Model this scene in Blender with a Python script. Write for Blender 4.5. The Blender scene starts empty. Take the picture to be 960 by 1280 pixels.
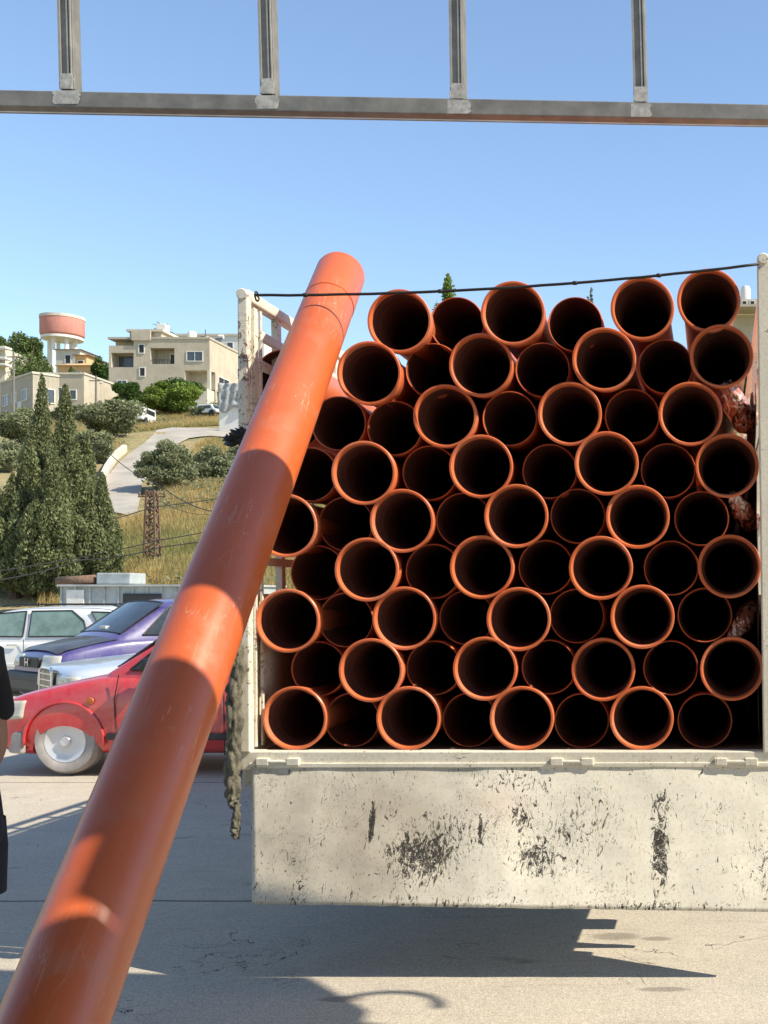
import bpy, bmesh, math, random
import numpy as np
from mathutils import Vector, Matrix, noise
from mathutils.noise import noise as pn
R = math.radians
random.seed(7); RNG = np.random.default_rng(7)
scene = bpy.context.scene
COL = scene.collection
# ------------------------------------------------------------------ camera
F = 1450.0; PX, PY = 900.0, 748.0; EYE = 1.62
cam_d = bpy.data.cameras.new('camera'); cam = bpy.data.objects.new('camera', cam_d); COL.objects.link(cam)
cam.location = (0, 0, EYE); cam.rotation_euler = (R(90), 0, 0)
cam_d.sensor_fit = 'VERTICAL'; cam_d.sensor_height = 36; cam_d.lens = F/1280*36
cam_d.shift_x = (480-PX)/1280; cam_d.shift_y = (PY-640)/1280
cam_d.clip_start = 0.05; cam_d.clip_end = 4000
scene.camera = cam
scene.render.resolution_x = 768; scene.render.resolution_y = 1024
# ------------------------------------------------------------------ world, sun, exposure
SUN = Vector((1.0, -0.23, 1.0)).normalized()
w = bpy.data.worlds.new("World"); scene.world = w; w.use_nodes = True
nt = w.node_tree; nt.nodes.clear()
sky = nt.nodes.new('ShaderNodeTexSky'); sky.sky_type = 'NISHITA'; sky.sun_disc = False
sky.sun_elevation = math.asin(SUN.z); sky.sun_rotation = math.atan2(SUN.x, SUN.y)
sky.air_density = 1.12; sky.dust_density = 0.05; sky.ozone_density = 2.0; sky.altitude = 400
bg = nt.nodes.new('ShaderNodeBackground'); bg.inputs[1].default_value = 0.146
wo = nt.nodes.new('ShaderNodeOutputWorld')
nt.links.new(sky.outputs[0], bg.inputs[0]); nt.links.new(bg.outputs[0], wo.inputs[0])
sl = bpy.data.lights.new('sun', 'SUN'); sl.energy = 4.8; sl.angle = R(0.5); sl.color = (1.0, 0.91, 0.75)
so = bpy.data.objects.new('sun', sl); COL.objects.link(so); so.location = (30, -10, 40)
so.rotation_euler = SUN.to_track_quat('Z', 'Y').to_euler()
vs = scene.view_settings; vs.view_transform = 'Standard'; vs.look = 'None'; vs.exposure = 0.62; vs.gamma = 1; vs.use_curve_mapping = False

def P(x, y, Y):
    return Vector(((x-PX)/F*Y, Y, EYE-(y-PY)/F*Y))

# ------------------------------------------------------------------ materials
MATS = {}
class NT:
    def __init__(s, name):
        s.m = bpy.data.materials.new(name); s.m.use_nodes = True; s.t = s.m.node_tree
        s.b = s.t.nodes['Principled BSDF']; s.out = s.t.nodes['Material Output']
        s.tc = s.t.nodes.new('ShaderNodeTexCoord'); MATS[name] = s.m
    def n(s, kind, **kw):
        d = s.t.nodes.new('ShaderNode'+kind)
        for k, v in kw.items():
            if k.startswith('_'): setattr(d, k[1:], v)
            else:
                key = int(k[1:]) if (k[0] == 'i' and k[1:].isdigit()) else k
                if isinstance(v, bpy.types.NodeSocket): s.t.links.new(v, d.inputs[key])
                else: d.inputs[key].default_value = v
        return d
    def link(s, a, b): s.t.links.new(a, b)
    def coord(s, scale=(1, 1, 1), kind='Object'):
        mp = s.n('Mapping', Scale=scale); s.link(s.tc.outputs[kind], mp.inputs[0]); return mp.outputs[0]
    def noise(s, scale, detail=5, rough=.6, dist=0, vec=None, sc=(1, 1, 1)):
        return s.n('TexNoise', Vector=vec or s.coord(sc), Scale=scale, Detail=detail, Roughness=rough, Distortion=dist).outputs[0]
    def ramp(s, f, a, b, lo=0., hi=1.):
        return s.n('MapRange', Value=f, **{'From Min': a, 'From Max': b, 'To Min': lo, 'To Max': hi}).outputs[0]
    def mix(s, f, a, b, mode='MIX'):
        d = s.t.nodes.new('ShaderNodeMix'); d.data_type = 'RGBA'; d.blend_type = mode
        for i, v in ((0, f), (6, a), (7, b)):
            if isinstance(v, bpy.types.NodeSocket): s.link(v, d.inputs[i])
            else: d.inputs[i].default_value = (*v, 1) if isinstance(v, tuple) and len(v) == 3 else v
        return d.outputs[2]
    def math(s, op, a, b=0.):
        return s.n('Math', _operation=op, i0=a, i1=b).outputs[0]
    def bump(s, h, strength=.3, dist=.01):
        d = s.n('Bump', Height=h, Strength=strength, Distance=dist); s.link(d.outputs[0], s.b.inputs['Normal'])
    def set(s, col=None, rough=None, metal=None, spec=None, coat=None):
        for k, v in (('Base Color', col), ('Roughness', rough), ('Metallic', metal), ('Specular IOR Level', spec), ('Coat Weight', coat)):
            if v is None: continue
            if isinstance(v, bpy.types.NodeSocket): s.link(v, s.b.inputs[k])
            else: s.b.inputs[k].default_value = (*v, 1) if isinstance(v, tuple) else v
        return s.m

def simple(name, c, rough=.6, metal=0, var=.25, scale=6, bump=.1, bd=.003, coat=None, spec=None):
    n = NT(name); f = n.noise(scale, 6)
    c2 = tuple(x*(1-var) for x in c); c3 = tuple(min(1, x*(1+var*.4)) for x in c)
    col = n.mix(n.ramp(f, .3, .7), c2, c3)
    n.set(col, rough, metal, spec=spec, coat=coat)
    if bump: n.bump(n.noise(scale*6, 4), bump, bd)
    return n.m

def pipe_mat(name, c, inner=False):
    n = NT(name)
    oi = n.n('ObjectInfo').outputs['Random']
    f = n.noise(2.5, 5, sc=(1, 1, .25)); g = n.noise(60, 4, .6, sc=(1, 1, .06))
    dark = tuple(x*.72 for x in c); pale = tuple(min(1, x*1.05+.015) for x in c)
    a = n.mix(n.ramp(f, .3, .75), dark, pale)
    a = n.mix(n.ramp(g, .62, .8, 0, .3), a, (.55, .36, .28))
    a = n.mix(n.math('MULTIPLY', oi, .25), a, tuple(x*.7 for x in c))
    dust = n.noise(5, 8, .7)
    a = n.mix(n.ramp(dust, .52, .75, 0, .34), a, (.42, .28, .19))
    sc = n.noise(26, 3, .5, .3, sc=(1, 1, .12)); a = n.mix(n.math('MULTIPLY', n.ramp(n.math('ABSOLUTE', n.math('SUBTRACT', sc, .5)), .003, .009, .55, 0), n.ramp(n.noise(3, 3), .5, .6)), a, (.62, .36, .25))
    sp = n.noise(45, 3, .7); a = n.mix(n.ramp(sp, .70, .74, 0, .5), a, (.12, .05, .03))
    n.set(a, n.ramp(dust, .3, .8, .3, .48), spec=.6, coat=.08); n.b.inputs['Coat Roughness'].default_value = .35
    n.bump(g, .06, .002)
    return n.m
M_PIPE = pipe_mat('orange_pvc', (.70, .135, .032))
M_PIPEB = pipe_mat('orange_pvc_load', (.74, .17, .055))
M_PIPEIN_SHADE = simple('pvc_inside_shade', (.12, .035, .022), .7, var=.4)  # bore shade put into the colour; the plastic itself is orange inside
M_RUBBER = simple('black_rubber', (.015, .015, .016), .55)

def chipped(name, base, masks, rust=(.05, .035, .025), level=.0, scale=14, stretch=(1, 1, 1), stains_tones=None):
    """cream paint with chips that show dark metal; masks = [(centre, radii, gain)] in object space"""
    n = NT(name)
    o = n.tc.outputs['Object']
    tot = None
    for c, r, gain in masks:
        v = n.n('VectorMath', _operation='SUBTRACT', i0=o, i1=c).outputs[0]
        v = n.n('VectorMath', _operation='MULTIPLY', i0=v, i1=tuple(1/x for x in r)).outputs[0]
        l = n.n('VectorMath', _operation='LENGTH', i0=v).outputs['Value']
        m = n.ramp(l, 1, .15, 0, gain)
        tot = m if tot is None else n.math('MAXIMUM', tot, m)
    vec = n.coord(stretch)
    f1 = n.noise(scale, 9, .66, 2.6, vec=vec)
    f2 = n.noise(scale*3.1, 4, .6, 1.2, vec=n.coord((stretch[0]*1.7, 1, stretch[2]*.6)))
    a1 = n.math('ADD', f1, tot if tot is not None else 0.)
    chips = n.ramp(a1, .755-level, .775-level)
    small = n.ramp(n.math('ADD', f2, n.math('MULTIPLY', tot, .5) if tot is not None else 0.), .735-level*.6, .75-level*.6)
    lw = n.noise(scale*.55, 3, .5, 3.5, vec=vec)                # long thin scratches: iso-lines of a noise
    line = n.ramp(n.math('ABSOLUTE', n.math('SUBTRACT', lw, .5)), .0035, .008, 1, 0)
    brk = n.ramp(n.math('ADD', n.noise(scale*.45, 4), n.math('MULTIPLY', tot, 1.0) if tot is not None else 0.), .53, .57)
    lw2 = n.noise(scale*.3, 5, .6, 1.5, vec=n.coord((1, 1, 2.4))); line2 = n.ramp(n.math('ABSOLUTE', n.math('SUBTRACT', lw2, .47)), .001, .003, .8, 0)
    line = n.math('MAXIMUM', line, n.math('MULTIPLY', line2, n.ramp(n.noise(scale*.3, 3), .5, .54)))
    line = n.math('MULTIPLY', line, brk)
    isl = n.noise(scale*.75, 4, .6, 4.0, vec=n.coord((1.2, 1, 1))); isl = n.ramp(n.math('ABSOLUTE', n.math('SUBTRACT', isl, .5)), .008, .014, 0, 1)
    isl2 = n.noise(scale*1.7, 4, .6, 3.0, vec=n.coord((1, 1, 1.3))); isl2 = n.ramp(n.math('ABSOLUTE', n.math('SUBTRACT', isl2, .47)), .001, .004, 0, 1)
    chips = n.math('MULTIPLY', chips, n.math('MULTIPLY', isl, isl2))
    chip = n.math('MAXIMUM', n.math('MAXIMUM', chips, small), line)
    g = n.noise(2.2, 6, .65)
    col = n.mix(n.ramp(g, .3, .72), tuple(x*.78 for x in base), base)
    fine = n.noise(70, 5, .7)
    col = n.mix(n.ramp(fine, .48, .68, 0, .5), col, (base[0]*.6, base[1]*.55, base[2]*.42))
    streak = n.noise(9, 5, .6, sc=(3, 1, .25))
    col = n.mix(n.ramp(streak, .58, .8, 0, .4), col, (base[0]*.62, base[1]*.5, base[2]*.36))
    for c, r, cc, amt in (stains_tones or []):
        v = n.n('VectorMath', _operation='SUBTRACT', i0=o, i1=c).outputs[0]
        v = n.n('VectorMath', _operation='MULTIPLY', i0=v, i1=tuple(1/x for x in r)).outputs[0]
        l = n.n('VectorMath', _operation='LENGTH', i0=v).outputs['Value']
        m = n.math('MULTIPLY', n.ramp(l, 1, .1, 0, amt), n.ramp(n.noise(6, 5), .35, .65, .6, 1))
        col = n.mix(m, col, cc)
    rim = n.mix(n.noise(30, 4), rust, tuple(x*2.0 for x in rust))
    col = n.mix(chip, col, rim)
    n.set(col, n.ramp(chip, 0, 1, .5, .8))
    n.bump(n.math('SUBTRACT', n.math('MULTIPLY', fine, .3), chip), .35, .004)
    return n.m

CREAM = (.82, .77, .64)
M_CREAM = chipped('chipped_cream_paint', CREAM, [], level=.06, scale=10)
M_CREAMR = chipped('rusty_cream_paint', CREAM, [((-1.15, -2.98, 2.72), (.6, .6, .30), .13), ((-1.15, -2.98, 2.15), (.6, .6, .5), .20), ((-1.15, -2.98, 1.4), (.6, .6, .5), .1)], rust=(.10, .06, .038), level=.085, scale=15)
def concrete():
    n = NT('yard_concrete')
    big = n.noise(.35, 5, .6); mid = n.noise(2.3, 7, .65, .4); fine = n.noise(60, 4, .75); grit = n.noise(130, 2, .8)
    col = n.mix(n.ramp(big, .3, .7), (.43, .38, .295), (.54, .475, .37))
    col = n.mix(n.ramp(mid, .35, .7, .35, 0), col, (.26, .235, .2))
    col = n.mix(n.ramp(fine, .42, .66, 0, .6), col, (.25, .21, .16))
    col = n.mix(n.ramp(grit, .5, .66, 0, .8), col, (.68, .61, .5))
    st = n.noise(1.6, 4, .55, .8, sc=(.7, 1.6, 1))
    col = n.mix(n.ramp(st, .67, .70, 0, .45), col, (.14, .12, .1))
    lw = n.noise(.9, 5, .6, .8)
    crack = n.math('MULTIPLY', n.ramp(n.math('ABSOLUTE', n.math('SUBTRACT', lw, .5)), .0008, .003, 1, 0), n.ramp(n.noise(.7, 2), .56, .6))
    streak = n.noise(3, 6, .7, .5, sc=(.35, 3.2, 1))
    col = n.mix(n.ramp(streak, .57, .78, 0, .45), col, (.17, .155, .14))
    for c, r in (((-.50, 5.54), (.13, .07)), ((-.30, 5.50), (.08, .04)), ((-.23, 4.79), (.12, .035)), ((-1.52, 4.67), (.11, .04))):
        v = n.n('VectorMath', _operation='SUBTRACT', i0=n.tc.outputs['Object'], i1=(*c, 0)).outputs[0]
        v = n.n('VectorMath', _operation='MULTIPLY', i0=v, i1=(1/r[0], 1/r[1], 0)).outputs[0]
        l = n.n('VectorMath', _operation='LENGTH', i0=v).outputs['Value']
        col = n.mix(n.ramp(n.math('ADD', l, n.math('MULTIPLY', n.math('SUBTRACT', fine, .5), 1.4)), 1, .7, 0, .55), col, (.12, .10, .075))
    sy = n.n('SeparateXYZ', Vector=n.tc.outputs['Object']).outputs[1]
    jn = n.math('ABSOLUTE', n.math('ADD', n.math('SUBTRACT', n.math('FRACT', n.math('MULTIPLY', n.math('SUBTRACT', sy, 4.18), .25)), .5), n.math('MULTIPLY', n.math('SUBTRACT', mid, .5), .012)))
    crack = n.math('MAXIMUM', crack, n.ramp(jn, .0022, .004, .85, 0))
    col = n.mix(crack, col, (.06, .05, .045))
    n.set(col, .88)
    n.bump(n.math('ADD', n.math('MULTIPLY', fine, .6), n.math('ADD', grit, n.math('MULTIPLY', crack, -3))), .5, .006)
    return n.m
def dry_ground():
    n = NT('dry_hillside_soil')
    a = n.noise(.12, 5); b = n.noise(.9, 7, .7); c = n.noise(6, 4)
    col = n.mix(n.ramp(a, .38, .6), (.42, .32, .15), (.24, .23, .09))
    col = n.mix(n.ramp(b, .45, .7, 0, .6), col, (.12, .12, .05))
    col = n.mix(n.ramp(c, .5, .75, 0, .5), col, (.40, .33, .2))
    n.set(col, .95); n.bump(n.math('ADD', b, c), .8, .25)
    return n.m
def stone_wall(name, c, s=1.0):
    n = NT(name)
    br = n.n('TexBrick', Vector=n.coord((1, 1, 1), 'Object'), Scale=2.2*s, Color1=(*c, 1), Color2=(*[x*.78 for x in c], 1), Mortar=(*[x*.55 for x in c], 1))
    br.inputs['Mortar Size'].default_value = .012; br.inputs['Brick Width'].default_value = .9; br.inputs['Row Height'].default_value = .45
    f = n.noise(.6, 6, .65); g = n.noise(8, 5, .7)
    flat = n.mix(n.ramp(g, .3, .7), tuple(x*.75 for x in c), tuple(min(1, x*1.12) for x in c))
    col = n.mix(.2, flat, br.outputs[0])
    col = n.mix(n.ramp(f, .45, .75, 0, .5), col, tuple(x*.55 for x in c))
    col = n.mix(n.ramp(n.noise(1.5, 5, sc=(2, 2, .25)), .55, .8, 0, .45), col, tuple(x*.45 for x in c))
    n.set(col, .92); n.bump(g, .4, .03); return n.m
def leaf(name, c, c2, trans=.25):
    n = NT(name); g = n.n('NewGeometry')
    r = g.outputs['Random Per Island']
    f = n.noise(.55, 3)
    col = n.mix(r, c, c2)
    col = n.mix(n.ramp(f, .35, .65, 0, .55), col, tuple(x*.62 for x in c))
    n.set(col, .6, spec=.2)
    tr = n.n('BsdfTranslucent', Color=col); mx = n.n('MixShader', i0=trans)
    n.link(n.b.outputs[0], mx.inputs[1]); n.link(tr.outputs[0], mx.inputs[2]); n.link(mx.outputs[0], n.out.inputs[0])
    return n.m
def paint(name, c, rough=.25, coat=.8):
    n = NT(name); f = n.noise(14, 5, .7); d = n.noise(2, 5)
    col = n.mix(n.ramp(f, .35, .75, 0, .16), c, (.4, .36, .3))
    col = n.mix(n.ramp(d, .4, .8, 0, .16), col, (.42, .37, .3))
    n.set(col, n.ramp(f, .3, .8, rough, rough+.2), coat=coat); n.b.inputs['Coat Roughness'].default_value = .1
    return n.m
def glass(name, c=(.03, .04, .04), rough=.06):
    n = NT(name); d = n.noise(5, 5)
    n.set(n.mix(n.ramp(d, .35, .75, 0, .35), c, tuple(min(1, x*3+.05) for x in c)), rough, spec=.55); return n.m
def film():
    n = NT('pipe_wrap_film'); f = n.noise(5, 4, .6, 2.5, sc=(3, .6, 2))
    col = n.mix(n.ramp(f, .45, .55), (.11, .05, .04), (.58, .25, .18))
    col = n.mix(n.ramp(n.noise(9, 3, .5, 2, sc=(3, .5, 2)), .53, .57), col, (.85, .78, .66))  # pale streaks stand in for sky reflections on the wrap
    n.set(col, .16, spec=.9, coat=.6); return n.m

M_CONC = concrete(); M_SOIL = dry_ground()
M_STONE = stone_wall('tan_block_wall', (.52, .455, .345)); M_STONE2 = stone_wall('grey_tan_block_wall', (.47, .42, .33))
M_ORWALL = stone_wall('apricot_render', (.66, .42, .2)); M_PALE = stone_wall('pale_render', (.62, .57, .47))
M_TANKR = stone_wall('red_tank_render', (.56, .24, .19)); M_WHITEC = simple('white_concrete', (.7, .68, .63), .8, var=.2)
M_DARKOP = simple('dark_opening', (.02, .02, .022), .5); M_DARKGL = glass('window_glass', (.05, .06, .07), .15)
M_CYP = leaf('cypress_leaf', (.11, .13, .05), (.28, .30, .14), .25)
M_OLIVE = leaf('olive_leaf', (.17, .19, .10), (.33, .35, .19)); M_GREEN = leaf('bright_green_leaf', (.12, .19, .03), (.26, .34, .07))
M_DKGREEN = leaf('dark_green_leaf', (.05, .10, .025), (.11, .18, .045)); M_PINE = leaf('pine_leaf', (.10, .15, .045), (.2, .26, .09))
M_GRASSD = leaf('dry_grass', (.46, .33, .12), (.62, .5, .24), .4); M_GRASSG = leaf('green_grass', (.30, .29, .10), (.48, .43, .18), .4)
M_BARK = simple('bark', (.11, .08, .055), .95, var=.5)
M_TUBE = simple('grey_steel_tube', (.21, .195, .165), .6, metal=.25, var=.35, scale=9, bump=.2)
M_TUBEL = simple('pale_steel_flange', (.33, .31, .27), .6, metal=.2, var=.3, scale=9)
M_PATCH = simple('grey_primer_patch', (.44, .415, .365), .85, var=.45, scale=30)
M_RUST = simple('rusty_iron', (.19, .115, .075), .9, var=.5, scale=20)
M_BLACK = simple('black_plastic', (.018, .018, .02), .55); M_DKSTEEL = simple('dark_chassis_steel', (.03, .028, .026), .7)
M_ROPE = simple('dirty_canvas', (.155, .14, .10), .9, var=.55, scale=18, bump=.6, bd=.01)
M_WOOD = simple('grey_bed_planks', (.2, .16, .12), .9)
M_FILM = film()
M_RED = paint('red_car_paint', (.56, .01, .018)); M_PURP = paint('purple_car_paint', (.055, .042, .19), .35)
M_BLKP = paint('black_bonnet_paint', (.02, .021, .025), .4, .3); M_SILV = paint('silver_car_paint', (.72, .72, .70), .35)
M_SILB = paint('blue_silver_paint', (.42, .48, .56), .3); M_WHITEP = paint('white_van_paint', (.75, .75, .74), .35)
M_GLASS = glass('car_glass', (.02, .024, .026), .05); M_GLASSG = glass('dusty_green_glass', (.13, .19, .165), .2)
M_CHROME = simple('chrome', (.7, .7, .68), .2, metal=.9, var=.15); M_TYRE = simple('tyre_rubber', (.03, .03, .03), .85)
M_TYREP = simple('dusty_pale_tyre', (.36, .33, .31), .9, var=.3); M_HUB = simple('pale_hub_cap', (.62, .62, .63), .35, metal=.3, var=.15)
M_LAMP = glass('headlamp_lens', (.42, .40, .32), .1); M_AMBER = simple('amber_lens', (.45, .12, .02), .3)
M_SKIN = simple('skin', (.36, .19, .125), .55, var=.12, bump=.05); M_SHIRT = simple('black_cotton', (.012, .012, .014), .9, bump=.3, bd=.003)
M_SHORT = simple('dark_navy_cotton', (.012, .013, .022), .9, bump=.3); M_HAIR = simple('dark_hair', (.02, .014, .01), .7, bump=.5)
M_SHEET = simple('corrugated_sheet', (.3, .3, .3), .5, metal=.3); M_GALV = simple('weathered_grey_blue_metal', (.40, .43, .42), .6, var=.35, scale=3)
M_ROAD = simple('pale_hill_road', (.40, .36, .30), .9, var=.25, scale=.6, bump=.3, bd=.02)
M_CLOTH = simple('grey_cloth', (.36, .37, .37), .9, var=.4, scale=4)
M_WIRE = simple('black_wire', (.02, .018, .016), .6)
M_ROOFT = simple('terracotta_roof', (.42, .2, .1), .85)

# ------------------------------------------------------------------ mesh helpers
class MB:
    def __init__(s): s.v = []; s.f = []
    def add(s, vs_, fs):
        o = len(s.v); s.v += [tuple(v) for v in vs_]; s.f += [tuple(i+o for i in f) for f in fs]; return s
    def box(s, x0, x1, y0, y1, z0, z1):
        return s.add([(x, y, z) for x in (x0, x1) for y in (y0, y1) for z in (z0, z1)],
                     [(0, 1, 3, 2), (4, 6, 7, 5), (0, 4, 5, 1), (2, 3, 7, 6), (0, 2, 6, 4), (1, 5, 7, 3)])
    def bar(s, a, b, wx, wz, up=(0, 0, 1)):
        a = Vector(a); b = Vector(b); d = (b-a).normalized(); up = Vector(up)
        if abs(d.dot(up)) > .95: up = Vector((0, 1, 0))
        r = d.cross(up).normalized(); u = r.cross(d).normalized()
        vs_ = []
        for p in (a, b):
            for i, j in ((-1, -1), (1, -1), (1, 1), (-1, 1)): vs_.append(p + r*wx/2*i + u*wz/2*j)
        return s.add(vs_, [(0, 1, 2, 3), (7, 6, 5, 4), (0, 4, 5, 1), (1, 5, 6, 2), (2, 6, 7, 3), (3, 7, 4, 0)])
    def tube(s, pts, rad, n=8, cap=True):
        pts = [Vector(p) for p in pts]; rads = rad if isinstance(rad, (list, tuple)) else [rad]*len(pts)
        rings = []; prev = None
        for i, p in enumerate(pts):
            d = (pts[min(i+1, len(pts)-1)]-pts[max(i-1, 0)]).normalized()
            r = d.cross(Vector((0, 0, 1)) if abs(d.z) < .95 else Vector((0, 1, 0))) if prev is None else prev-d*prev.dot(d)
            r.normalize(); prev = r; u = d.cross(r)
            rings.append([p+(r*math.cos(t)+u*math.sin(t))*rads[i] for t in [2*math.pi*k/n for k in range(n)]])
        vs_ = [v for r_ in rings for v in r_]
        fs = [(i*n+k, i*n+(k+1) % n, (i+1)*n+(k+1) % n, (i+1)*n+k) for i in range(len(pts)-1) for k in range(n)]
        if cap: fs += [tuple(range(n))[::-1], tuple((len(pts)-1)*n+k for k in range(n))]
        return s.add(vs_, fs)
    def lathe(s, prof, n=48, a=(0, 0, 0), axis=(0, 0, 1), closed=False):
        """prof: (r, h) along axis from point a"""
        q = Vector(axis).normalized().to_track_quat('Z', 'Y'); a = Vector(a)
        vs_ = [a + q @ Vector((r*math.cos(2*math.pi*k/n), r*math.sin(2*math.pi*k/n), h)) for r, h in prof for k in range(n)]
        m = len(prof); rng = range(m if closed else m-1)
        return s.add(vs_, [(i*n+k, i*n+(k+1) % n, ((i+1) % m)*n+(k+1) % n, ((i+1) % m)*n+k) for i in rng for k in range(n)])
    def disc(s, c, r, axis=(0, 1, 0), n=32, th=.01):
        return s.lathe([(.0001, 0), (r, 0), (r, th), (.0001, th)], n, c, axis)
    def prism(s, poly, y0, y1):
        """poly in (x,z)"""
        n = len(poly)
        return s.add([(x, y0, z) for x, z in poly]+[(x, y1, z) for x, z in poly],
                     [tuple(range(n)), tuple(range(2*n-1, n-1, -1))]+[(i, i+n, (i+1) % n+n, (i+1) % n) for i in range(n)])
    def build(s, name, mat, parent=None, off=None, smooth=False, bevel=0, sub=0, recalc=True, autos=None):
        me = bpy.data.meshes.new(name)
        v = s.v if off is None else [(a-off[0], b-off[1], c-off[2]) for a, b, c in s.v]
        me.from_pydata(v, [], s.f); me.update()
        if recalc:
            bm = bmesh.new(); bm.from_mesh(me); bmesh.ops.recalc_face_normals(bm, faces=bm.faces); bm.to_mesh(me); bm.free()
        o = bpy.data.objects.new(name, me); COL.objects.link(o)
        for m in (mat if isinstance(mat, (list, tuple)) else [mat]): me.materials.append(m)
        if parent: o.parent = parent
        if bevel:
            b = o.modifiers.new('bevel', 'BEVEL'); b.width = bevel; b.segments = 2; b.limit_method = 'ANGLE'
        if sub:
            b = o.modifiers.new('sub', 'SUBSURF'); b.levels = b.render_levels = sub
        if smooth:
            for p in me.polygons: p.use_smooth = True
            if autos:
                me.set_sharp_from_angle(angle=R(autos))
        return o
def tag(o, label, cat, group=None):
    o['label'] = label; o['category'] = cat
    if group: o['group'] = group
    return o
def thing(name, label, cat, loc=(0, 0, 0), rz=0, group=None):
    o = bpy.data.objects.new(name, None); COL.objects.link(o); o.location = loc; o.rotation_euler = (0, 0, rz)
    o.empty_display_size = .2
    return tag(o, label, cat, group)
def struct(o, kind='structure'): o['kind'] = kind; return o
def mesh_np(name, verts, faces, mat, parent=None, n=4):
    me = bpy.data.meshes.new(name)
    me.vertices.add(len(verts)); me.vertices.foreach_set('co', verts.astype(np.float32).ravel())
    k = len(faces); me.loops.add(k*n); me.loops.foreach_set('vertex_index', faces.astype(np.int32).ravel())
    me.polygons.add(k); me.polygons.foreach_set('loop_start', np.arange(0, k*n, n, dtype=np.int32))
    me.update(calc_edges=True); me.validate()
    o = bpy.data.objects.new(name, me); COL.objects.link(o); me.materials.append(mat)
    if parent: o.parent = parent
    return o
def leaves(name, pts, size, mat, parent=None, aspect=.5, up=0.0):
    """one mesh of many leaf-sized quads at pts"""
    n = len(pts); a = RNG.normal(size=(n, 3)); a[:, 2] += up; a /= np.linalg.norm(a, axis=1)[:, None]
    b = np.cross(a, RNG.normal(size=(n, 3))); b /= np.linalg.norm(b, axis=1)[:, None]
    s = size*RNG.uniform(.6, 1.4, (n, 1)); a = a*s; b = b*s*aspect
    v = np.stack([pts-a, pts+b, pts+a, pts-b], 1).reshape(-1, 3)
    return mesh_np(name, v, np.arange(4*n).reshape(-1, 4), mat, parent)

# ------------------------------------------------------------------ ground, hill
def sstep(a, b, x):
    t = min(1, max(0, (x-a)/(b-a))); return t*t*(3-2*t)
def H(X, Y):
    if Y < 30: return 0.0
    t = max(0, Y-33); z = .235*min(t, 135)
    if t < 6: z *= t/6*.8+.2
    if Y > 168: z += .03*(min(Y, 400)-168)
    z += sstep(90, 150, Y)*.07*max(-60, min(90, X+62))
    z += (pn(Vector((X*.035, Y*.035, 0)))*1.6 + pn(Vector((X*.16, Y*.16, 3)))*.35)*sstep(34, 60, Y)
    return z
def G(px, py, y0=34.0, y1=400.0):
    """point of the hillside seen along this pixel's ray"""
    Y = y0
    while Y < y1:
        p = P(px, py, Y)
        if p.z <= H(p.x, Y): return Vector((p.x, Y, H(p.x, Y)))
        Y += .25
    return P(px, py, y1)
def at(px, Y):
    X = (px-PX)/F*Y; return Vector((X, Y, H(X, Y)))
ys = [-300, -100, -30, 0, 15, 26, 30] + [30+1.2*i for i in range(1, 60)] + [102+3*i for i in range(1, 40)] + [225+12*i for i in range(1, 16)] + [500, 800, 1500, 3000]
xs = [-3000, -1500, -700, -400, -250] + [-170+2.5*i for i in range(0, 100)] + [85, 110, 150, 250, 500, 1000, 3000]
gv = [(x, y, H(x, y)-.004) for y in ys for x in xs]; nx = len(xs)
gf = [(j*nx+i, j*nx+i+1, (j+1)*nx+i+1, (j+1)*nx+i) for j in range(len(ys)-1) for i in range(nx-1)]
struct(MB().add(gv, gf).build('hillside_ground', M_SOIL, smooth=True, recalc=False))
yv = []; yx = [-60, -30, -15] + [-10+.5*i for i in range(31)] + [15, 40]; yy = [-12, 0] + [2+.5*i for i in range(24)] + [18, 28]
def yz(x, y): return .002 + (pn(Vector((x*.5, y*.5, 0)))*.006 if 1 < y < 16 else 0)+.004
struct(MB().add([(x, y, yz(x, y)) for y in yy for x in yx], [(j*len(yx)+i, j*len(yx)+i+1, (j+1)*len(yx)+i+1, (j+1)*len(yx)+i) for j in range(len(yy)-1) for i in range(len(yx)-1)]).build('yard_pavement', M_CONC, smooth=True, recalc=False))
# hill road: a ribbon lying on the slope
edgeL = [(120, 640), (128, 612), (135, 597), (150, 579), (166, 566), (182, 555), (192, 545), (196, 539), (215, 536), (250, 537), (285, 538), (330, 541)]
edgeR = [(170, 650), (176, 622), (178, 606), (188, 595), (200, 580), (213, 566), (224, 556), (236, 550), (250, 548), (262, 547), (290, 549), (330, 553)]
rv = []; rf = []
K = 6
for (a, b) in zip(edgeL, edgeR):
    A = G(*a); B = G(*b)
    for k in range(K+1):
        q = A.lerp(B, k/K); rv.append((q.x, q.y, max(H(q.x, q.y), q.z-.1)+.12))
for i in range(len(edgeL)-1):
    for k in range(K): rf.append((i*(K+1)+k, i*(K+1)+k+1, (i+1)*(K+1)+k+1, (i+1)*(K+1)+k))
struct(MB().add(rv, rf).build('hill_road', M_ROAD, smooth=True))
kb = MB()
kp = [G(x, y)+Vector((0, 0, .3)) for x, y in [(122, 628), (128, 606), (134, 592), (144, 577), (156, 566)]]
for a, b in zip(kp, kp[1:]): kb.bar(a, b, .3, .5)
tag(kb.build('retaining_wall', M_PALE), 'short pale retaining wall along the lower left edge of hill road', 'wall')

# ------------------------------------------------------------------ the truck
YT = 5.04                                              # plane of the truck's rear end
truck = thing('flatbed_truck', 'old flatbed truck with chipped cream paint, tailgate hanging open, loaded with orange pipes', 'truck', (-.92, 8, 0))
TO = truck.location
XL, XR = P(303, 900, YT).x, P(953, 900, YT).x+.03
ZF = P(0, 938, YT).z                                   # bed floor
YB = 10.1
def tb(mb, name, mat, parent=truck, **k): return mb.build(name, mat, parent, off=TO, **k)
def lean(x, z): return x-.0115*(z-ZF)
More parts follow.
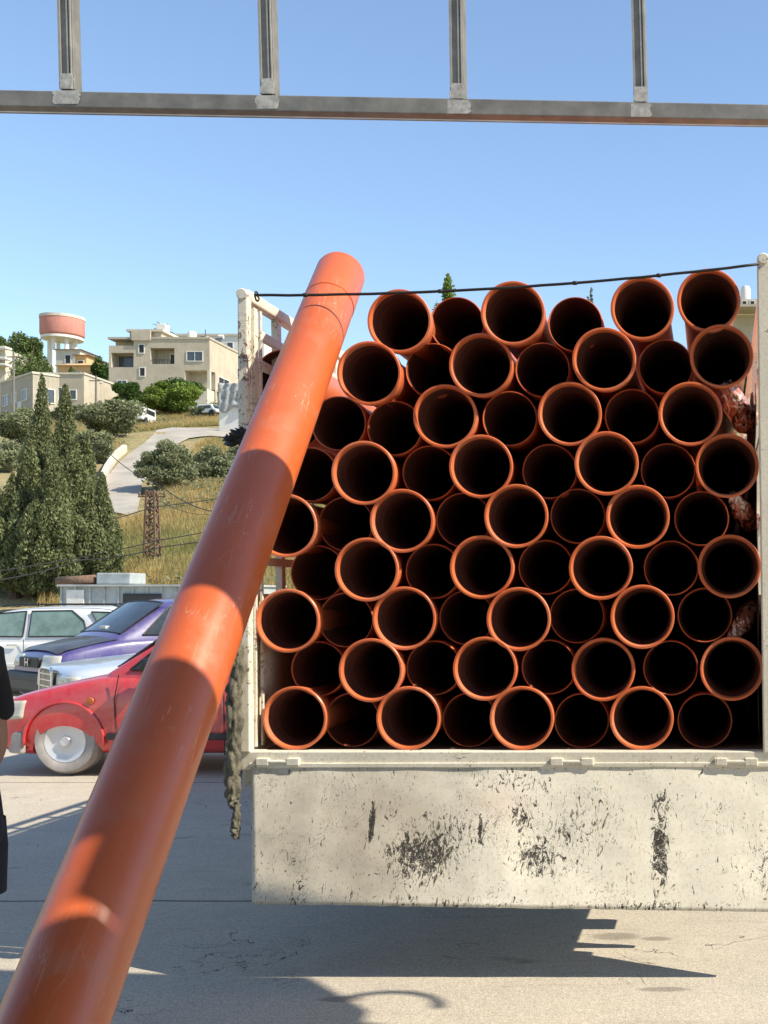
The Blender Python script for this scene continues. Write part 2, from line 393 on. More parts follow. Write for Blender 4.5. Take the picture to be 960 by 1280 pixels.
# bed
tb(MB().box(XL+.03, XR+.02, YT+.06, YB, ZF-.05, ZF-.012), 'bed_floor', M_WOOD)
sill = tb(MB().box(XL-.005, XR+.08, YT-.015, YT+.055, ZF-.085, ZF-.002), 'rear_sill', M_CREAM, bevel=.006)
for hx in (350, 716, 920):                             # hinge: two knuckles and a pin, dirty cream
    hb = MB()
    for d in (-19, 19): hb.box(*(lambda c: (c.x-.027, c.x+.027))(P(hx+d, 950, YT)), YT-.034, YT-.012, ZF-.062, ZF-.030)
    c = P(hx, 950, YT); hb.tube([(c.x-.05, YT-.026, ZF-.046), (c.x+.05, YT-.026, ZF-.046)], .0085, 8)
    tb(hb, 'hinge', M_CREAMR, bevel=.004)
# side panels and racks
SL = Vector
def side(sx, post_top, ztop, inward, right=False):
    x0 = sx
    zp = P(0, 742, YT).z
    w_ = .03*inward
    v = []
    a = MB()
    xs0, xs1 = sorted((x0, x0+w_))
    a.box(xs0, xs1, YT+.05, YB, ZF-.01, zp)
    p = tb(a, 'side_panel', M_CREAM, bevel=.004)
    # ribs along the panel
    for k in range(9): pass
    r = MB()
    zs = [P(0, y, YT).z for y in ((640, 520, 430) if right else (700, 640, 585, 535, 492, 445, 407))]
    for z in zs: 
        xx = lean(x0+w_/2, z); r.bar((xx, YT+.1, z), (xx, YB, z), .028, .036)
    for k, yy_ in enumerate(([YT+.4+1.2*i for i in range(4)] if right else [YT+.12, YT+.40]+[YT+.81+.41*i for i in range(10)])):
        r.bar((x0+w_/2-.004*inward, yy_, zp-.01), (lean(x0+w_/2, ztop)-.004*inward, yy_, ztop-.02), .03, .045)
    tb(r, 'side_rails', M_CREAM)
    t = MB(); xx = lean(x0+w_/2, ztop)
    t.bar((xx, YT+.02, ztop), (xx, YB, ztop), .05, .05)
    tb(t, 'top_rail', M_CREAM, bevel=.008)
side(XL+.005, 362, P(0, 367, YT).z, 1)
side(XR-.005, 320, P(0, 345, YT).z, 1, True)
# corner posts (tall, slightly leaning), each with its flange and bolt
def post(pxb, pxt, ytop, wpx, mat):
    a = P(pxb, 940, YT); b = P(pxt, ytop, YT); wd = wpx*.003476
    m = MB()
    N = 26
    for i in range(N):   # dented edge
        p = a.lerp(b, i/N); q = a.lerp(b, (i+1)/N)
    m.bar(a, b, wd, .05, up=(0, 1, 0))
    o = tb(m, 'corner_post', mat, bevel=.006)
    fl = MB(); fl.bar(a+Vector((wd*.62, .03, .02)), b+Vector((wd*.62, .03, -.06)), wd*.22, .012, up=(0, 1, 0))
    fl.bar(a+Vector((wd*.80, .085, .02)), b+Vector((wd*.80, .085, -.06)), wd*.2, .02, up=(0, 1, 0))
    fl.build('flange', mat, o, off=TO)
    cp = MB(); cp.lathe([(.0001, -.033), (.020, -.033), (.0245, -.029), (.0245, .03), (.02, .035), (.0001, .035)], 20, b+Vector((0, 0, -.012)), (0, 1, 0)); cp.build('bolt_head', mat, o, off=TO, smooth=True, autos=40)
    return o
post(309, 305.5, 366, 12.5, M_CREAMR)
post(962, 954, 322, 16, M_CREAM)
# left side's rear corner foot below the bed and the sloping gusset beside the tailgate
g = MB().prism([(P(302, 0, YT).x, P(0, 938, YT).z), (P(330, 0, YT).x, P(0, 938, YT).z), (P(318, 0, YT).x, P(0, 972, YT).z), (P(303, 0, YT).x, P(0, 985, YT).z)], YT+.005, YT+.05)
tb(g, 'corner_gusset', M_CREAM)
# tailgate: one dented, chipped plate with folded rim
TG = [P(313, 953, YT-.01), P(980, 952, YT-.01), P(982, 1140.5, YT-.17), P(315.5, 1130, YT-.17)]
nu, nv = 110, 34
v = []
for j in range(nv+1):
    for i in range(nu+1):
        u, t = i/nu, j/nv
        q = TG[0].lerp(TG[1], u).lerp(TG[3].lerp(TG[2], u), t)
        d = pn(Vector((u*7, t*2.5, 1)))*.007 + pn(Vector((u*22, t*8, 5)))*.0022
        d -= .016*math.exp(-((u-.34)/.05)**2-((t-.62)/.2)**2) + .012*math.exp(-((u-.53)/.05)**2-((t-.6)/.25)**2)
        e = (pn(Vector((u*40, 9, 0)))*.004 if j in (0, nv) else 0)
        if i == 0: q = q+Vector((pn(Vector((0, t*9, 4)))*.006, 0, 0))
        v.append(q+Vector((0, -d, e)))
f = [(j*(nu+1)+i, j*(nu+1)+i+1, (j+1)*(nu+1)+i+1, (j+1)*(nu+1)+i) for j in range(nv) for i in range(nu)]
def tgc(px, py):  # object-space centre of a chip cluster
    q = P(px, py, YT-.09); return tuple(q-TO)
sx_ = .003476
mk = [(tgc(530, 1068), (60*sx_, .5, 46*sx_), .235), (tgc(560, 1040), (95*sx_, .5, 30*sx_), .12), (tgc(672, 1072), (42*sx_, .5, 34*sx_), .175), (tgc(655, 1025), (26*sx_, .5, 34*sx_), .15),
      (tgc(825, 1060), (15*sx_, .5, 62*sx_), .27), (tgc(826, 1005), (20*sx_, .5, 26*sx_), .15), (tgc(464, 1028), (4.5*sx_, .5, 30*sx_), .5), (tgc(600, 1035), (4*sx_, .5, 22*sx_), .34),
      (tgc(640, 975), (70*sx_, .5, 30*sx_), .09), (tgc(380, 1110), (16*sx_, .5, 26*sx_), .12), (tgc(955, 1085), (24*sx_, .5, 50*sx_), .1),
      (tgc(560, 1125), (130*sx_, .5, 14*sx_), .10), (tgc(800, 1128), (160*sx_, .5, 8*sx_), .12), (tgc(720, 1040), (60*sx_, .5, 60*sx_), .09)]
tg_tones = [(tgc(620, 1010), (55*sx_, .6, 45*sx_), (.7, .46, .36), .35), (tgc(470, 1050), (170*sx_, .6, 190*sx_), (.30, .245, .18), .85), (tgc(335, 1050), (110*sx_, .6, 190*sx_), (.31, .265, .20), .8), (tgc(575, 960), (50*sx_, .5, 16*sx_), (.16, .19, .16), .75)]  # the two broad patches only make the plate's left part darker
M_TG = chipped('tailgate_chipped_paint', (.88, .83, .70), mk, rust=(.017, .015, .012), level=.132, scale=15, stretch=(1.6, 1, .8), stains_tones=tg_tones)
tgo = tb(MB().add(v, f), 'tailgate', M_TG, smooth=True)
sm = tgo.modifiers.new('plate', 'SOLIDIFY'); sm.thickness = .03; sm.offset = -1
rb = MB(); rb.bar(TG[0]+Vector((0, -.008, -.012)), TG[1]+Vector((0, -.008, -.012)), .012, .02); rb.build('folded_rim', M_CREAM, tgo, off=TO, bevel=.003)
# chassis, wheels, lamp boards, cab
ch = MB()
for x in (-1.35, -.5): ch.box(x-.05, x+.05, YT+.15, 13, .62, ZF-.06)
for y in (5.5, 6.6, 7.9, 9.3): ch.box(XL+.1, XR-.05, y, y+.08, ZF-.14, ZF-.052)
tb(ch, 'chassis', M_DKSTEEL)
tb(MB().box(-.42, .1, YT+.20, YT+.24, .5, .60).box(-.02, .05, YT+.2, YT+.24, .6, .8), 'lamp_board', M_DKSTEEL)
tb(MB().box(-1.95, -1.5, YT+.20, YT+.24, .5, .60).box(-1.9, -1.85, YT+.2, YT+.24, .6, .8), 'lamp_board', M_DKSTEEL)
tb(MB().box(.02, .22, YT+.45, YT+.62, .74, .80), 'mudguard_bracket', M_DKSTEEL)
def wheel(parent, c, r, wd, side, tyre=None, hub=None, off=None, spokes=0):
    """c centre of the outer face; side -1: faces -axis"""
    tyre = tyre or M_TYRE; hub = hub or M_HUB
    ax = (0, side, 0) if spokes >= 0 else (side, 0, 0)
    t = MB().lathe([(r*.62, 0), (r*.66, .015), (r*.9, .02), (r*.985, -.02), (r, -.06), (r, -wd+.05), (r*.97, -wd+.01), (r*.6, -wd), (r*.6, -.04)], 36, c, ax, closed=True)
    o = t.build('wheel', tyre, parent, off=off, smooth=True, autos=50)
    h = MB().lathe([(.0001, .012), (r*.14, .014), (r*.18, -.004), (r*.42, -.012), (r*.56, .006), (r*.63, .012), (r*.64, -.06), (.0001, -.08)], 36, c, ax)
    h.build('rim', hub, o, off=off, smooth=True, autos=40)
    for k in range(0):
        nn = MB(); a = 2*math.pi*k/5; q = Vector(c)+Vector(ax)*.004
        d = Vector((math.cos(a), 0, math.sin(a))) if ax[1] else Vector((0, math.cos(a), math.sin(a)))
        nn.lathe([(.0001, .012), (r*.035, .012), (r*.035, -.02)], 8, q+d*r*.28, ax)
        nn.build('wheel_nut', M_DKSTEEL, o, off=off)
    return o
for y in (8.2, 11.9):
    wheel(truck, (XR+.06, y, .41), .41, .26 if y > 10 else .5, 1, off=TO, spokes=-1)
    wheel(truck, (XL-.03, y, .41), .41, .26 if y > 10 else .5, -1, off=TO, spokes=-1)
cabm = MB()
cabm.add([(x, y, z) for x in (XL+.1, XR-.05) for y, z in ((10.4, .6), (10.4, 2.5), (11.7, 2.55), (12.4, 1.7), (12.7, 1.6), (12.75, .6))],
         [(0, 1, 2, 3, 4, 5), (11, 10, 9, 8, 7, 6)]+[(i, i+6, (i+1) % 6+6, (i+1) % 6) for i in range(6)])
cab = tb(cabm, 'cab', M_CREAM, bevel=.04)
for x in (XL+.097, XR-.047):
    MB().add([(x, 10.75, 1.6), (x, 10.75, 2.3), (x, 11.6, 2.3), (x, 12.1, 1.7), (x, 12.1, 1.6)], [(0, 1, 2, 3, 4)]).build('side_window', M_GLASS, cab, off=TO)
MB().add([(XL+.25, 10.395, 1.7), (XR-.2, 10.395, 1.7), (XR-.2, 10.395, 2.25), (XL+.25, 10.395, 2.25)], [(0, 1, 2, 3)]).build('rear_window', M_GLASS, cab, off=TO)
tb(MB().box(XL+.03, XR, YB, YB+.05, ZF, 3.02), 'headboard', M_WOOD)

# ------------------------------------------------------------------ the load of pipes
LP = 4.9
M_SHADE_SHEET = simple('dark_shade_sheet', (.035, .02, .016), .5, var=.5, scale=5, bump=.5, bd=.01)  # near-black sheet added to darken the gap beside the right rack
def pipe_mesh(name, socket):
    ri = .118; ro = .125; m = MB(); LP = 5.0 if socket else 4.88
    if socket:
        prof = [(.109, .16), (.121, .085), (.1225, .06), (.1275, .052), (.1275, .034), (.1235, .026), (.1265, .006), (.1300, 0),
                (.1370, .0), (.1400, .004), (.1400, .013), (.1340, .022), (.1335, .03), (.1365, .037), (.1365, .052), (.1325, .060), (.1325, .08), (.116, .115), (.116, LP), (.109, LP)]
        split = 7
    else:
        prof = [(.110, .2), (.1175, .1), (.1175, .01), (.119, 0), (.121, 0), (.1243, .012), (.1235, .1), (.117, .2), (.117, LP), (.110, LP)]
    m.lathe(prof, 64, (0, 0, 0), (0, 1, 0), closed=True)
    o = m.build(name, [M_PIPEB, M_PIPEIN_SHADE], None, smooth=True, autos=32)
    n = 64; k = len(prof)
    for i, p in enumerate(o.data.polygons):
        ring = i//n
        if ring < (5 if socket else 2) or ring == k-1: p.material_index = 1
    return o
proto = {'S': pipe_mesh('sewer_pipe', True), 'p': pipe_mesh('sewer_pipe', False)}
rows = [
 [('S', 499, 401), ('p', 571, 405), ('S', 641, 391), ('p', 719, 405), ('S', 803, 385), ('S', 886, 375)],
 [('S', 461, 466), ('p', 541, 463), ('S', 601, 456), ('p', 678, 462), ('S', 755, 449), ('p', 832, 458), ('S', 902, 445)],
 [('p', 423, 529), ('p', 493, 535), ('S', 556, 520), ('p', 637, 523), ('S', 712, 517), ('p', 790, 520), ('S', 863, 517)],
 [('p', 387, 593), ('S', 454, 591), ('p', 537, 591), ('S', 601, 583), ('p', 687, 589), ('S', 758, 579), ('p', 835, 588), ('S', 909, 582)],
 [('S', 356, 657), ('p', 432, 655), ('S', 502, 651), ('p', 579, 650), ('S', 645, 645), ('p', 722, 645), ('S', 797, 646), ('p', 877, 648)],
 [('p', 397, 716), ('S', 458, 712), ('p', 541, 714), ('S', 602, 709), ('p', 682, 709), ('S', 751, 710), ('p', 839, 710), ('S', 912, 708)],
 [('S', 359, 776), ('p', 432, 775), ('S', 505, 773), ('p', 583, 772), ('S', 648, 774), ('p', 721, 770), ('S', 803, 771), ('p', 881, 769)],
 [('p', 398, 836), ('S', 463, 838), ('p', 542, 835), ('S', 606, 836), ('p', 686, 834), ('S', 754, 837), ('p', 838, 835), ('S', 915, 836)],
 [('S', 368, 898), ('p', 440, 900), ('S', 510, 898), ('p', 587, 900), ('S', 652, 898), ('p', 727, 901), ('S', 802, 898), ('p', 881, 901)]]
rn = ['top', 'second', 'third', 'fourth', 'fifth', 'sixth', 'seventh', 'eighth', 'bottom']
cn = ['first', 'second', 'third', 'fourth', 'fifth', 'sixth', 'seventh', 'eighth']
used = {'S': False, 'p': False}
def put_pipe(kind, x, y, label, extra=0.):
    yd = YT+.035+random.uniform(-.02, .025) if kind == 'S' else YT+.165+random.uniform(-.008, .02)
    yd += extra
    if y > 880: yd = min(yd, YT+.03) if kind == 'S' else yd
    q = P(x, y, yd)
    o = proto[kind] if not used[kind] else proto[kind].copy()
    if used[kind]: COL.objects.link(o)
    used[kind] = True
    o.location = q; o.rotation_euler = (R(random.uniform(-.05, .05)), random.uniform(0, 6.28), R(.4+random.uniform(-.05, .05)))
    tag(o, label, 'pipe', 'orange pipes stacked on the truck')
for ri_, row in enumerate(rows):
    for ci, (k, x, y) in enumerate(row):
        r_ = 'row from the top' if 0 < ri_ < 8 else 'row'
        kind = 'orange socket-ended pipe' if k == 'S' else 'orange plain-ended pipe'
        put_pipe(k, x, y, f'{kind}, {cn[ci]} from the left in the {rn[ri_]} {r_}')
put_pipe('p', 352, 470, 'orange pipe end peeping out between the side rack and leaning pipe', .12)
put_pipe('p', 368, 530, 'dark pipe end hidden behind the leaning pipe, level with third row', .25)

# plastic-wrapped bundles wedged at the truck's right side
def crumple(name, pts, rad, label, mat, seed, amp=.35, n=26, grp=None, rings=40, parent=None, twist=6.0, fr=3.0):
    m = MB(); pts = [Vector(p) for p in pts]; vs_ = []
    for i in range(rings+1):
        t = i/rings*(len(pts)-1); k = min(int(t), len(pts)-2); p = pts[k].lerp(pts[k+1], t-k)
        d = (pts[k+1]-pts[k]).normalized(); a = d.cross(Vector((0, 1, .1))).normalized(); b = d.cross(a)
        r = rad if not isinstance(rad, (list, tuple)) else rad[k]+(rad[k+1]-rad[k])*(t-k)
        for j in range(n):
            an = 2*math.pi*j/n
            q = Vector((math.cos(an)*fr, math.sin(an)*fr, i/rings*twist+seed))
            rr = r*(1+amp*(abs(pn(q))*2.2-.6)+amp*.5*pn(q*2.7))
            vs_.append(p+(a*math.cos(an)+b*math.sin(an))*rr)
    fs = [(i*n+j, i*n+(j+1) % n, (i+1)*n+(j+1) % n, (i+1)*n+j) for i in range(rings) for j in range(n)]
    fs += [tuple(range(n)), tuple(rings*n+j for j in range(n))]
    m.add(vs_, fs)
    o = m.build(name, mat, parent, smooth=True)
    if label: tag(o, label, 'bundle' if 'wrap' in name else 'strap', grp)
    return o
crumple('wrapped_bundle', [P(905, 478, 5.23), P(917, 500, 5.27), P(931, 527, 5.38), P(934, 524, 7.0)], [.03, .055, .062, .055], 'upper plastic-wrapped bundle squeezed beside the right corner post', M_FILM, 1.3, .14, n=40, rings=110, twist=3.2, fr=1.0)
crumple('wrapped_bundle', [P(914, 618, 5.22), P(926, 634, 5.27), P(938, 652, 5.40), P(936, 646, 7.0)], [.022, .046, .052, .05], 'middle plastic-wrapped bundle bulging beside the right corner post', M_FILM, 5.1, .14, n=40, rings=110, twist=3.2, fr=1.0)
crumple('wrapped_bundle', [P(914, 797, 5.22), P(926, 782, 5.27), P(939, 763, 5.40), P(936, 771, 7.0)], [.022, .046, .052, .05], 'lowest plastic-wrapped bundle beside the right corner post', M_FILM, 9.7, .14, n=40, rings=110, twist=3.2, fr=1.0)
tv = []
for i in range(60):
    for j in range(24):
        y_ = YT+.14+5.1*i/59; z_ = ZF+.02+(P(0, 478, YT).z-ZF)*(j/23)*(1-.04*math.sin(i*.7)); tv.append((lean(XR-.035, z_)+.012*pn(Vector((y_*4, z_*5, 1))), y_, z_))
tp = MB().add(tv, [(i*24+j, i*24+j+1, (i+1)*24+j+1, (i+1)*24+j) for i in range(59) for j in range(23)]).build('shade_sheet', M_SHADE_SHEET, smooth=True); tp.modifiers.new('s', 'SOLIDIFY').thickness = .004
tag(tp, 'dark brown tarpaulin lining the truck\'s right side between pipes and rack', 'shade_sheet')

# ------------------------------------------------------------------ leaning pipe
T = P(427, 350, 5.5); B = P(90, 1240, 2.57)
ax = (T-B).normalized(); base = B-ax*((B.z-.0)/ax.z)
base.z = .04; Lp = (T-base).length
m = MB()
prof = [(.101, Lp), (.101, 0), (.104, -.0), (.109, .012), (.109, Lp-.36), (.106, Lp-.357), (.106, Lp-.349), (.1105, Lp-.346), (.1105, Lp-.012), (.108, Lp)]
m.lathe(prof, 96, (0, 0, 0), (0, 0, 1), closed=True)
lp = m.build('leaning_pipe', M_PIPE, None, smooth=True, autos=32)
lp.location = base; lp.rotation_euler = ax.to_track_quat('Z', 'Y').to_euler()
tag(lp, 'long glossy orange pipe leaning from the ground up onto the truck load', 'pipe')

# wire across the top, strap hanging at left, dark rag on the post
wp = []
A, Bq = P(318, 369, YT-.09), P(949, 330, YT-.055)
for i in range(31):
    t = i/30; q = A.lerp(Bq, t); wp.append(q+Vector((0, 0, -.035*4*t*(1-t)+pn(Vector((t*20, 0, 0)))*.002)))
tie = thing('tie_wire', 'thin dark wire tied across between the two rear corner posts', 'wire', A)
MB().tube(wp, .0062, 6).build('strand', M_WIRE, tie, off=A, smooth=True)
for t in (.12, .37, .66, .8):
    q = wp[int(t*30)]; MB().lathe([(.0001, -.014), (.009, -.008), (.009, .008), (.0001, .014)], 8, q, (1, 0, 0)).build('knot', M_WIRE, tie, off=A, smooth=True)
kn = MB()
kn.tube([A+Vector((.004*a/6, .02+.02*math.cos(a), .02*math.sin(a))) for a in [i*.7 for i in range(10)]], .004, 6)
kn.build('knot', M_WIRE, tie, off=A, smooth=True)
sp = [(297, 800), (298, 830), (293, 870), (292, 920), (290, 965), (291, 1000), (296, 1012), (294, 1035), (295, 1049)]
st = crumple('canvas_strap', [P(x, y, YT-.06) for x, y in sp], [.017, .025, .030, .031, .029, .026, .014, .023, .010], 'dirty twisted canvas strap hanging down at the truck\'s rear left corner', M_ROPE, 3.3, .5, n=32, rings=190, twist=17, fr=1.5)
rag = crumple('dark_rag', [P(283, 548, YT-.0), P(291, 552, YT-.03), P(300, 543, YT-.04), P(306, 536, YT-.035)], [.012, .026, .024, .01], None, M_BLACK, 8.8, .9, rings=24)
tag(rag, 'small black rag snagged on the left rear corner post', 'rag')

# ------------------------------------------------------------------ roof frame overhead
YG0, YG1 = 6.1, 6.27
def gY(px): return YG0+(YG1-YG0)*px/960
gr = thing('steel_roof_frame', 'grey steel truss frame with uprights and weld patches against the sky', 'steel frame', P(480, 135, gY(480)))
GO = gr.location
def gp(px, py): return P(px, py, gY(px))
MB().bar(gp(-150, 124.5), gp(1500, 155), .10, .086).build('bottom_chord', M_TUBE, gr, off=GO, bevel=.006)
MB().bar(gp(-150, 142)+Vector((0, -.053, 0)), gp(1500, 172.5)+Vector((0, -.053, 0)), .004, .006).build('chord_lip', M_TUBEL, gr, off=GO)
zt = gp(480, 135).z+2.0
MB().bar((gp(-150, 0).x, 6.08, zt), (gp(1500, 0).x, 6.36, zt), .1, .1).build('top_chord', M_TUBE, gr, off=GO)
def ragged(c, w_, h_, y, seed, n=22):
    pl = []
    for k in range(n):
        a = 2*math.pi*k/n; s = 1+.35*pn(Vector((math.cos(a)*2, math.sin(a)*2, seed)))
        ca, sa = math.cos(a), math.sin(a); q = 1/max(abs(ca), abs(sa))
        pl.append((c.x+ca*q*w_/2*(s if abs(ca) > .7 else 1), c.z+sa*q*h_/2*(1+.6*(s-1) if abs(sa) > .75 and h_ > .09 else 1)))
    return MB().prism(pl, y, y+.004)
for i, (xb, xt, yb) in enumerate(((-160, -163, 110), (89.5, 86.5, 116), (338.5, 335, 122), (574, 572, 128), (801.5, 798, 132), (1030, 1027, 136), (1260, 1257, 140))):
    b0 = gp(xb, yb); t0 = gp(xt, 0); d = (t0-b0)/(t0.z-b0.z); t1 = b0+d*(zt-.05-b0.z)
    m = MB(); m.bar(b0, t1, .072, .08, up=(0, 1, 0))
    up_ = m.build('upright', M_TUBE, gr, off=GO, bevel=.005)
    m = MB()
    for dx, ww in ((-.031, .012), (.010, .007), (.026, .006)): m.bar(b0+Vector((dx, -.044, .0)), t1+Vector((dx, -.044, 0)), ww, .012, up=(0, 1, 0))
    m.build('channel_lip', M_TUBEL, up_, off=GO)
    yc = gY(xb)
    ragged(gp(xb, yb+11), .14 if i % 2 else .12, .07, yc-.0555, i*3.1).build('weld_patch', M_PATCH, gr, off=GO)
    ragged(gp(xb, yb-9), .070, .08, yc-.0545, i*5.7).build('weld_patch', M_PATCH, gr, off=GO)
for x in (gp(-150, 0).x-.1, 4.3): MB().box(x-.07, x+.07, 6.1, 6.24, 0, zt+.05).build('column', M_TUBE, gr, off=GO, bevel=.005)

# ------------------------------------------------------------------ canopy and workshop out of view, shaped to throw shade on pipe and yard
ws = thing('shade_workshop', 'unseen shelter behind the viewpoint, canopy and walls shaped to cast shade', 'shade shelter', (-.5, -4.5, 0))
WO = ws.location
def sheet(poly, z, name='shade_canopy_sheet'):
    m = MB(); n = len(poly)
    m.add([(x, y, z) for x, y in poly]+[(x, y, z+.03) for x, y in poly], [tuple(range(n)), tuple(range(n, 2*n))]+[(i, (i+1) % n, (i+1) % n+n, i+n) for i in range(n)])
    m.build(name, M_SHEET, ws, off=WO)
sheet([(-1.6, 2.93), (-1.6, 3.57), (.0, 3.60), (.5, 3.66), (.8, 4.12), (2.25, 4.02), (2.62, 3.62), (2.72, 2.93)], 4.0)
sheet([(-1.6, 2.06), (-1.6, 2.63), (5, 2.63), (5, 1.880), (1.72, 1.882), (1.62, 1.89), (1.5, 2.05)], 4.0)  # gaps and notch between sheets cut to lay light bands on the pipe
sheet([(-4.5, -5), (-4.5, 1.77), (1.5, 1.775), (1.62, 1.82), (1.72, 1.872), (5, 1.872), (5, -5)], 4.0)
for x in (-1.5, 1.8, 4.9): MB().box(x-.03, x+.03, -5, 2.63, 3.9, 3.998).build('rafter', M_TUBE, ws, off=WO)
for x in (-1.5, 2.6): MB().box(x-.03, x+.03, 2.5, 3.5, 3.9, 3.998).build('rafter', M_TUBE, ws, off=WO)
MB().box(-2.2, 5, -5.2, -5, 0, 4).build('shade_back_wall', M_STONE2, ws, off=WO)  # unseen wall added to cut light from the camera side
MB().box(-2.35, -2.2, -5.2, 1.45, 0, 3.9).build('shade_side_wall', M_RUST, ws, off=WO)  # unseen wall added to darken the leaning pipe's lower end
MB().box(-1.6, -1.5, -.6, -.5, 0, 3.9).build('column', M_TUBE, ws, off=WO)
for y_ in (2.6, -4.9): MB().box(4.85, 4.95, y_, y_+.1, 0, 3.9).build('column', M_TUBE, ws, off=WO)
# unseen bent bars added at the canopy edge to curl shadow over the yard
ir = MB(); 
for k, (cx, cy, r0) in enumerate(((2.66, 3.66, .22),)):
    ir.tube([(cx+r0*math.cos(a), cy+r0*math.sin(a)*.8, 4.0+.01*k) for a in [R(200-12*i) for i in range(18)]], .022, 6)
ir.tube([(2.4, 3.6, 4.045), (2.8, 3.4, 4.04), (3.1, 3.42, 4.03), (3.5, 3.3, 4.03)], .03, 6)
ir.build('curled_shadow_bars', M_TUBE, ws, off=WO, smooth=True)

# ------------------------------------------------------------------ cars
def car(name, label, loc, rz, L, W, body, gh, wheels, wr, paintm, hoodm=None, glassm=None, arch=.37, az=None, hub=None, tyre=None, group='cars parked beside the truck', belt=None):
    """front at -x, near side at -y. body: stations (x, zbot, ztop, halfwidth); gh: (x, zbelt, zroof, wbelt, wroof)"""
    root = thing(name, label, 'car', loc, rz, group)
    m = MB(); ns = None
    for (x, zb, zt_, hw) in body:
        h = zt_-zb
        half = [(0, zb), (hw*.82, zb), (hw*.965, zb+.06), (hw*1.0, zb+h*.35), (hw*1.0, zb+h*.62), (hw*.975, zt_-.10), (hw*.93, zt_-.03), (hw*.78, zt_+.004), (hw*.4, zt_+.022), (0, zt_+.028)]
        sec = [(-a, b) for a, b in half]+[(a, b) for a, b in half[::-1][1:-1]]
        ns = len(sec)
        m.v += [(x, a, b) for a, b in sec]
    nb = len(body)
    m.f = [(i*ns+k, i*ns+(k+1) % ns, (i+1)*ns+(k+1) % ns, (i+1)*ns+k) for i in range(nb-1) for k in range(ns)]+[tuple(range(ns)), tuple((nb-1)*ns+k for k in range(ns))]
    b = m.build('body', paintm, root, smooth=True)
    s = b.modifiers.new('s', 'SUBSURF'); s.levels = s.render_levels = 2
    cut = MB()
    for x in wheels:
        for sy in (-W/2, W/2):
            k0 = len(cut.v); cut.lathe([(arch, -.3), (arch, .3)], 40, (x, sy, wr if az is None else az), (0, 1, 0)); cut.f += [tuple(k0+i for i in range(40)), tuple(k0+40+i for i in range(40))]
    co = cut.build('cut', M_BLACK, root)
    bo = b.modifiers.new('b', 'BOOLEAN'); bo.object = co; bo.operation = 'DIFFERENCE'; bo.solver = 'EXACT'
    dg = bpy.context.evaluated_depsgraph_get(); me = bpy.data.meshes.new_from_object(b.evaluated_get(dg))
    b.modifiers.clear(); b.data = me
    bpy.data.objects.remove(co)
    for p in me.polygons: p.use_smooth = True
    me.set_sharp_from_angle(angle=R(35))
    for x in wheels: MB().box(x-arch*1.02, x+arch*1.02, -W/2+.27, W/2-.27, wr-.1, wr+arch*.95).build('wheel_well', M_BLACK, b)
    # cabin
    g_ = MB()
    for (x, z0, z1, w0, w1) in gh:
        half = [(w0, z0-.06), (w0*.995, z0+.0), (w0+(w1-w0)*.5, z0+(z1-z0)*.5), (w1, z1-.05 if z1-z0 > .1 else z1-.01), (w1*.86, z1-.008), (w1*.45, z1+.012), (0, z1+.02)]
        sec = [(-a, b_) for a, b_ in half]+[(a, b_) for a, b_ in half[::-1][1:]]
        k0 = len(sec); g_.v += [(x, a, b_) for a, b_ in sec]
    ng = len(gh)
    g_.f = [(i*k0+k, i*k0+k+1, (i+1)*k0+k+1, (i+1)*k0+k) for i in range(ng-1) for k in range(k0-1)]+[tuple(range(k0)), tuple((ng-1)*k0+k for k in range(k0))]
    cb = g_.build('cabin', paintm, root, smooth=True, sub=2)
    for x in wheels:
        wheel(root, (x, -W/2+.03, wr), wr-.02, .2, -1, tyre, hub); wheel(root, (x, W/2-.03, wr), wr-.02, .2, 1, tyre, hub)
    return root, b, cb
def ghat(gh, x):
    for a, b in zip(gh, gh[1:]):
        if a[0] <= x <= b[0]:
            t = (x-a[0])/(b[0]-a[0]); return [a[i]+(b[i]-a[i])*t for i in range(5)]
    return gh[-1]
def side_glass(parent, gh, poly, mat, name='side_window', off=.006, both=True, trim=None):
    for sgn in ((-1, 1) if both else (-1,)):
        out = []
        # densify
        pts = []
        for (a, b) in zip(poly, poly[1:]+poly[:1]):
            for k in range(6): pts.append((a[0]+(b[0]-a[0])*k/6, a[1]+(b[1]-a[1])*k/6))
        def pos(x, z, o):
            g = ghat(gh, x); t = (z-g[1])/max(.05, g[2]-g[1]); return (x, sgn*(g[3]+(g[4]-g[3])*min(1.1, t)+o), z)
        cx = sum(p[0] for p in pts)/len(pts); cz = sum(p[1] for p in pts)/len(pts)
        m = MB(); n = len(pts)
        m.add([pos(x, z, off+.004) for x, z in pts]+[pos(cx, cz, off+.006)]+[pos(x, z, -.03) for x, z in pts], [(i, (i+1) % n, n) for i in range(n)]+[(i, i+n+1, (i+1) % n+n+1, (i+1) % n) for i in range(n)])
        wo_ = m.build(name, mat, parent)
        t = MB(); t.tube([pos(x, z, off+.004) for x, z in pts+pts[:1]], .011, 6, cap=False); t.build('window_trim', trim or M_BLACK, wo_)
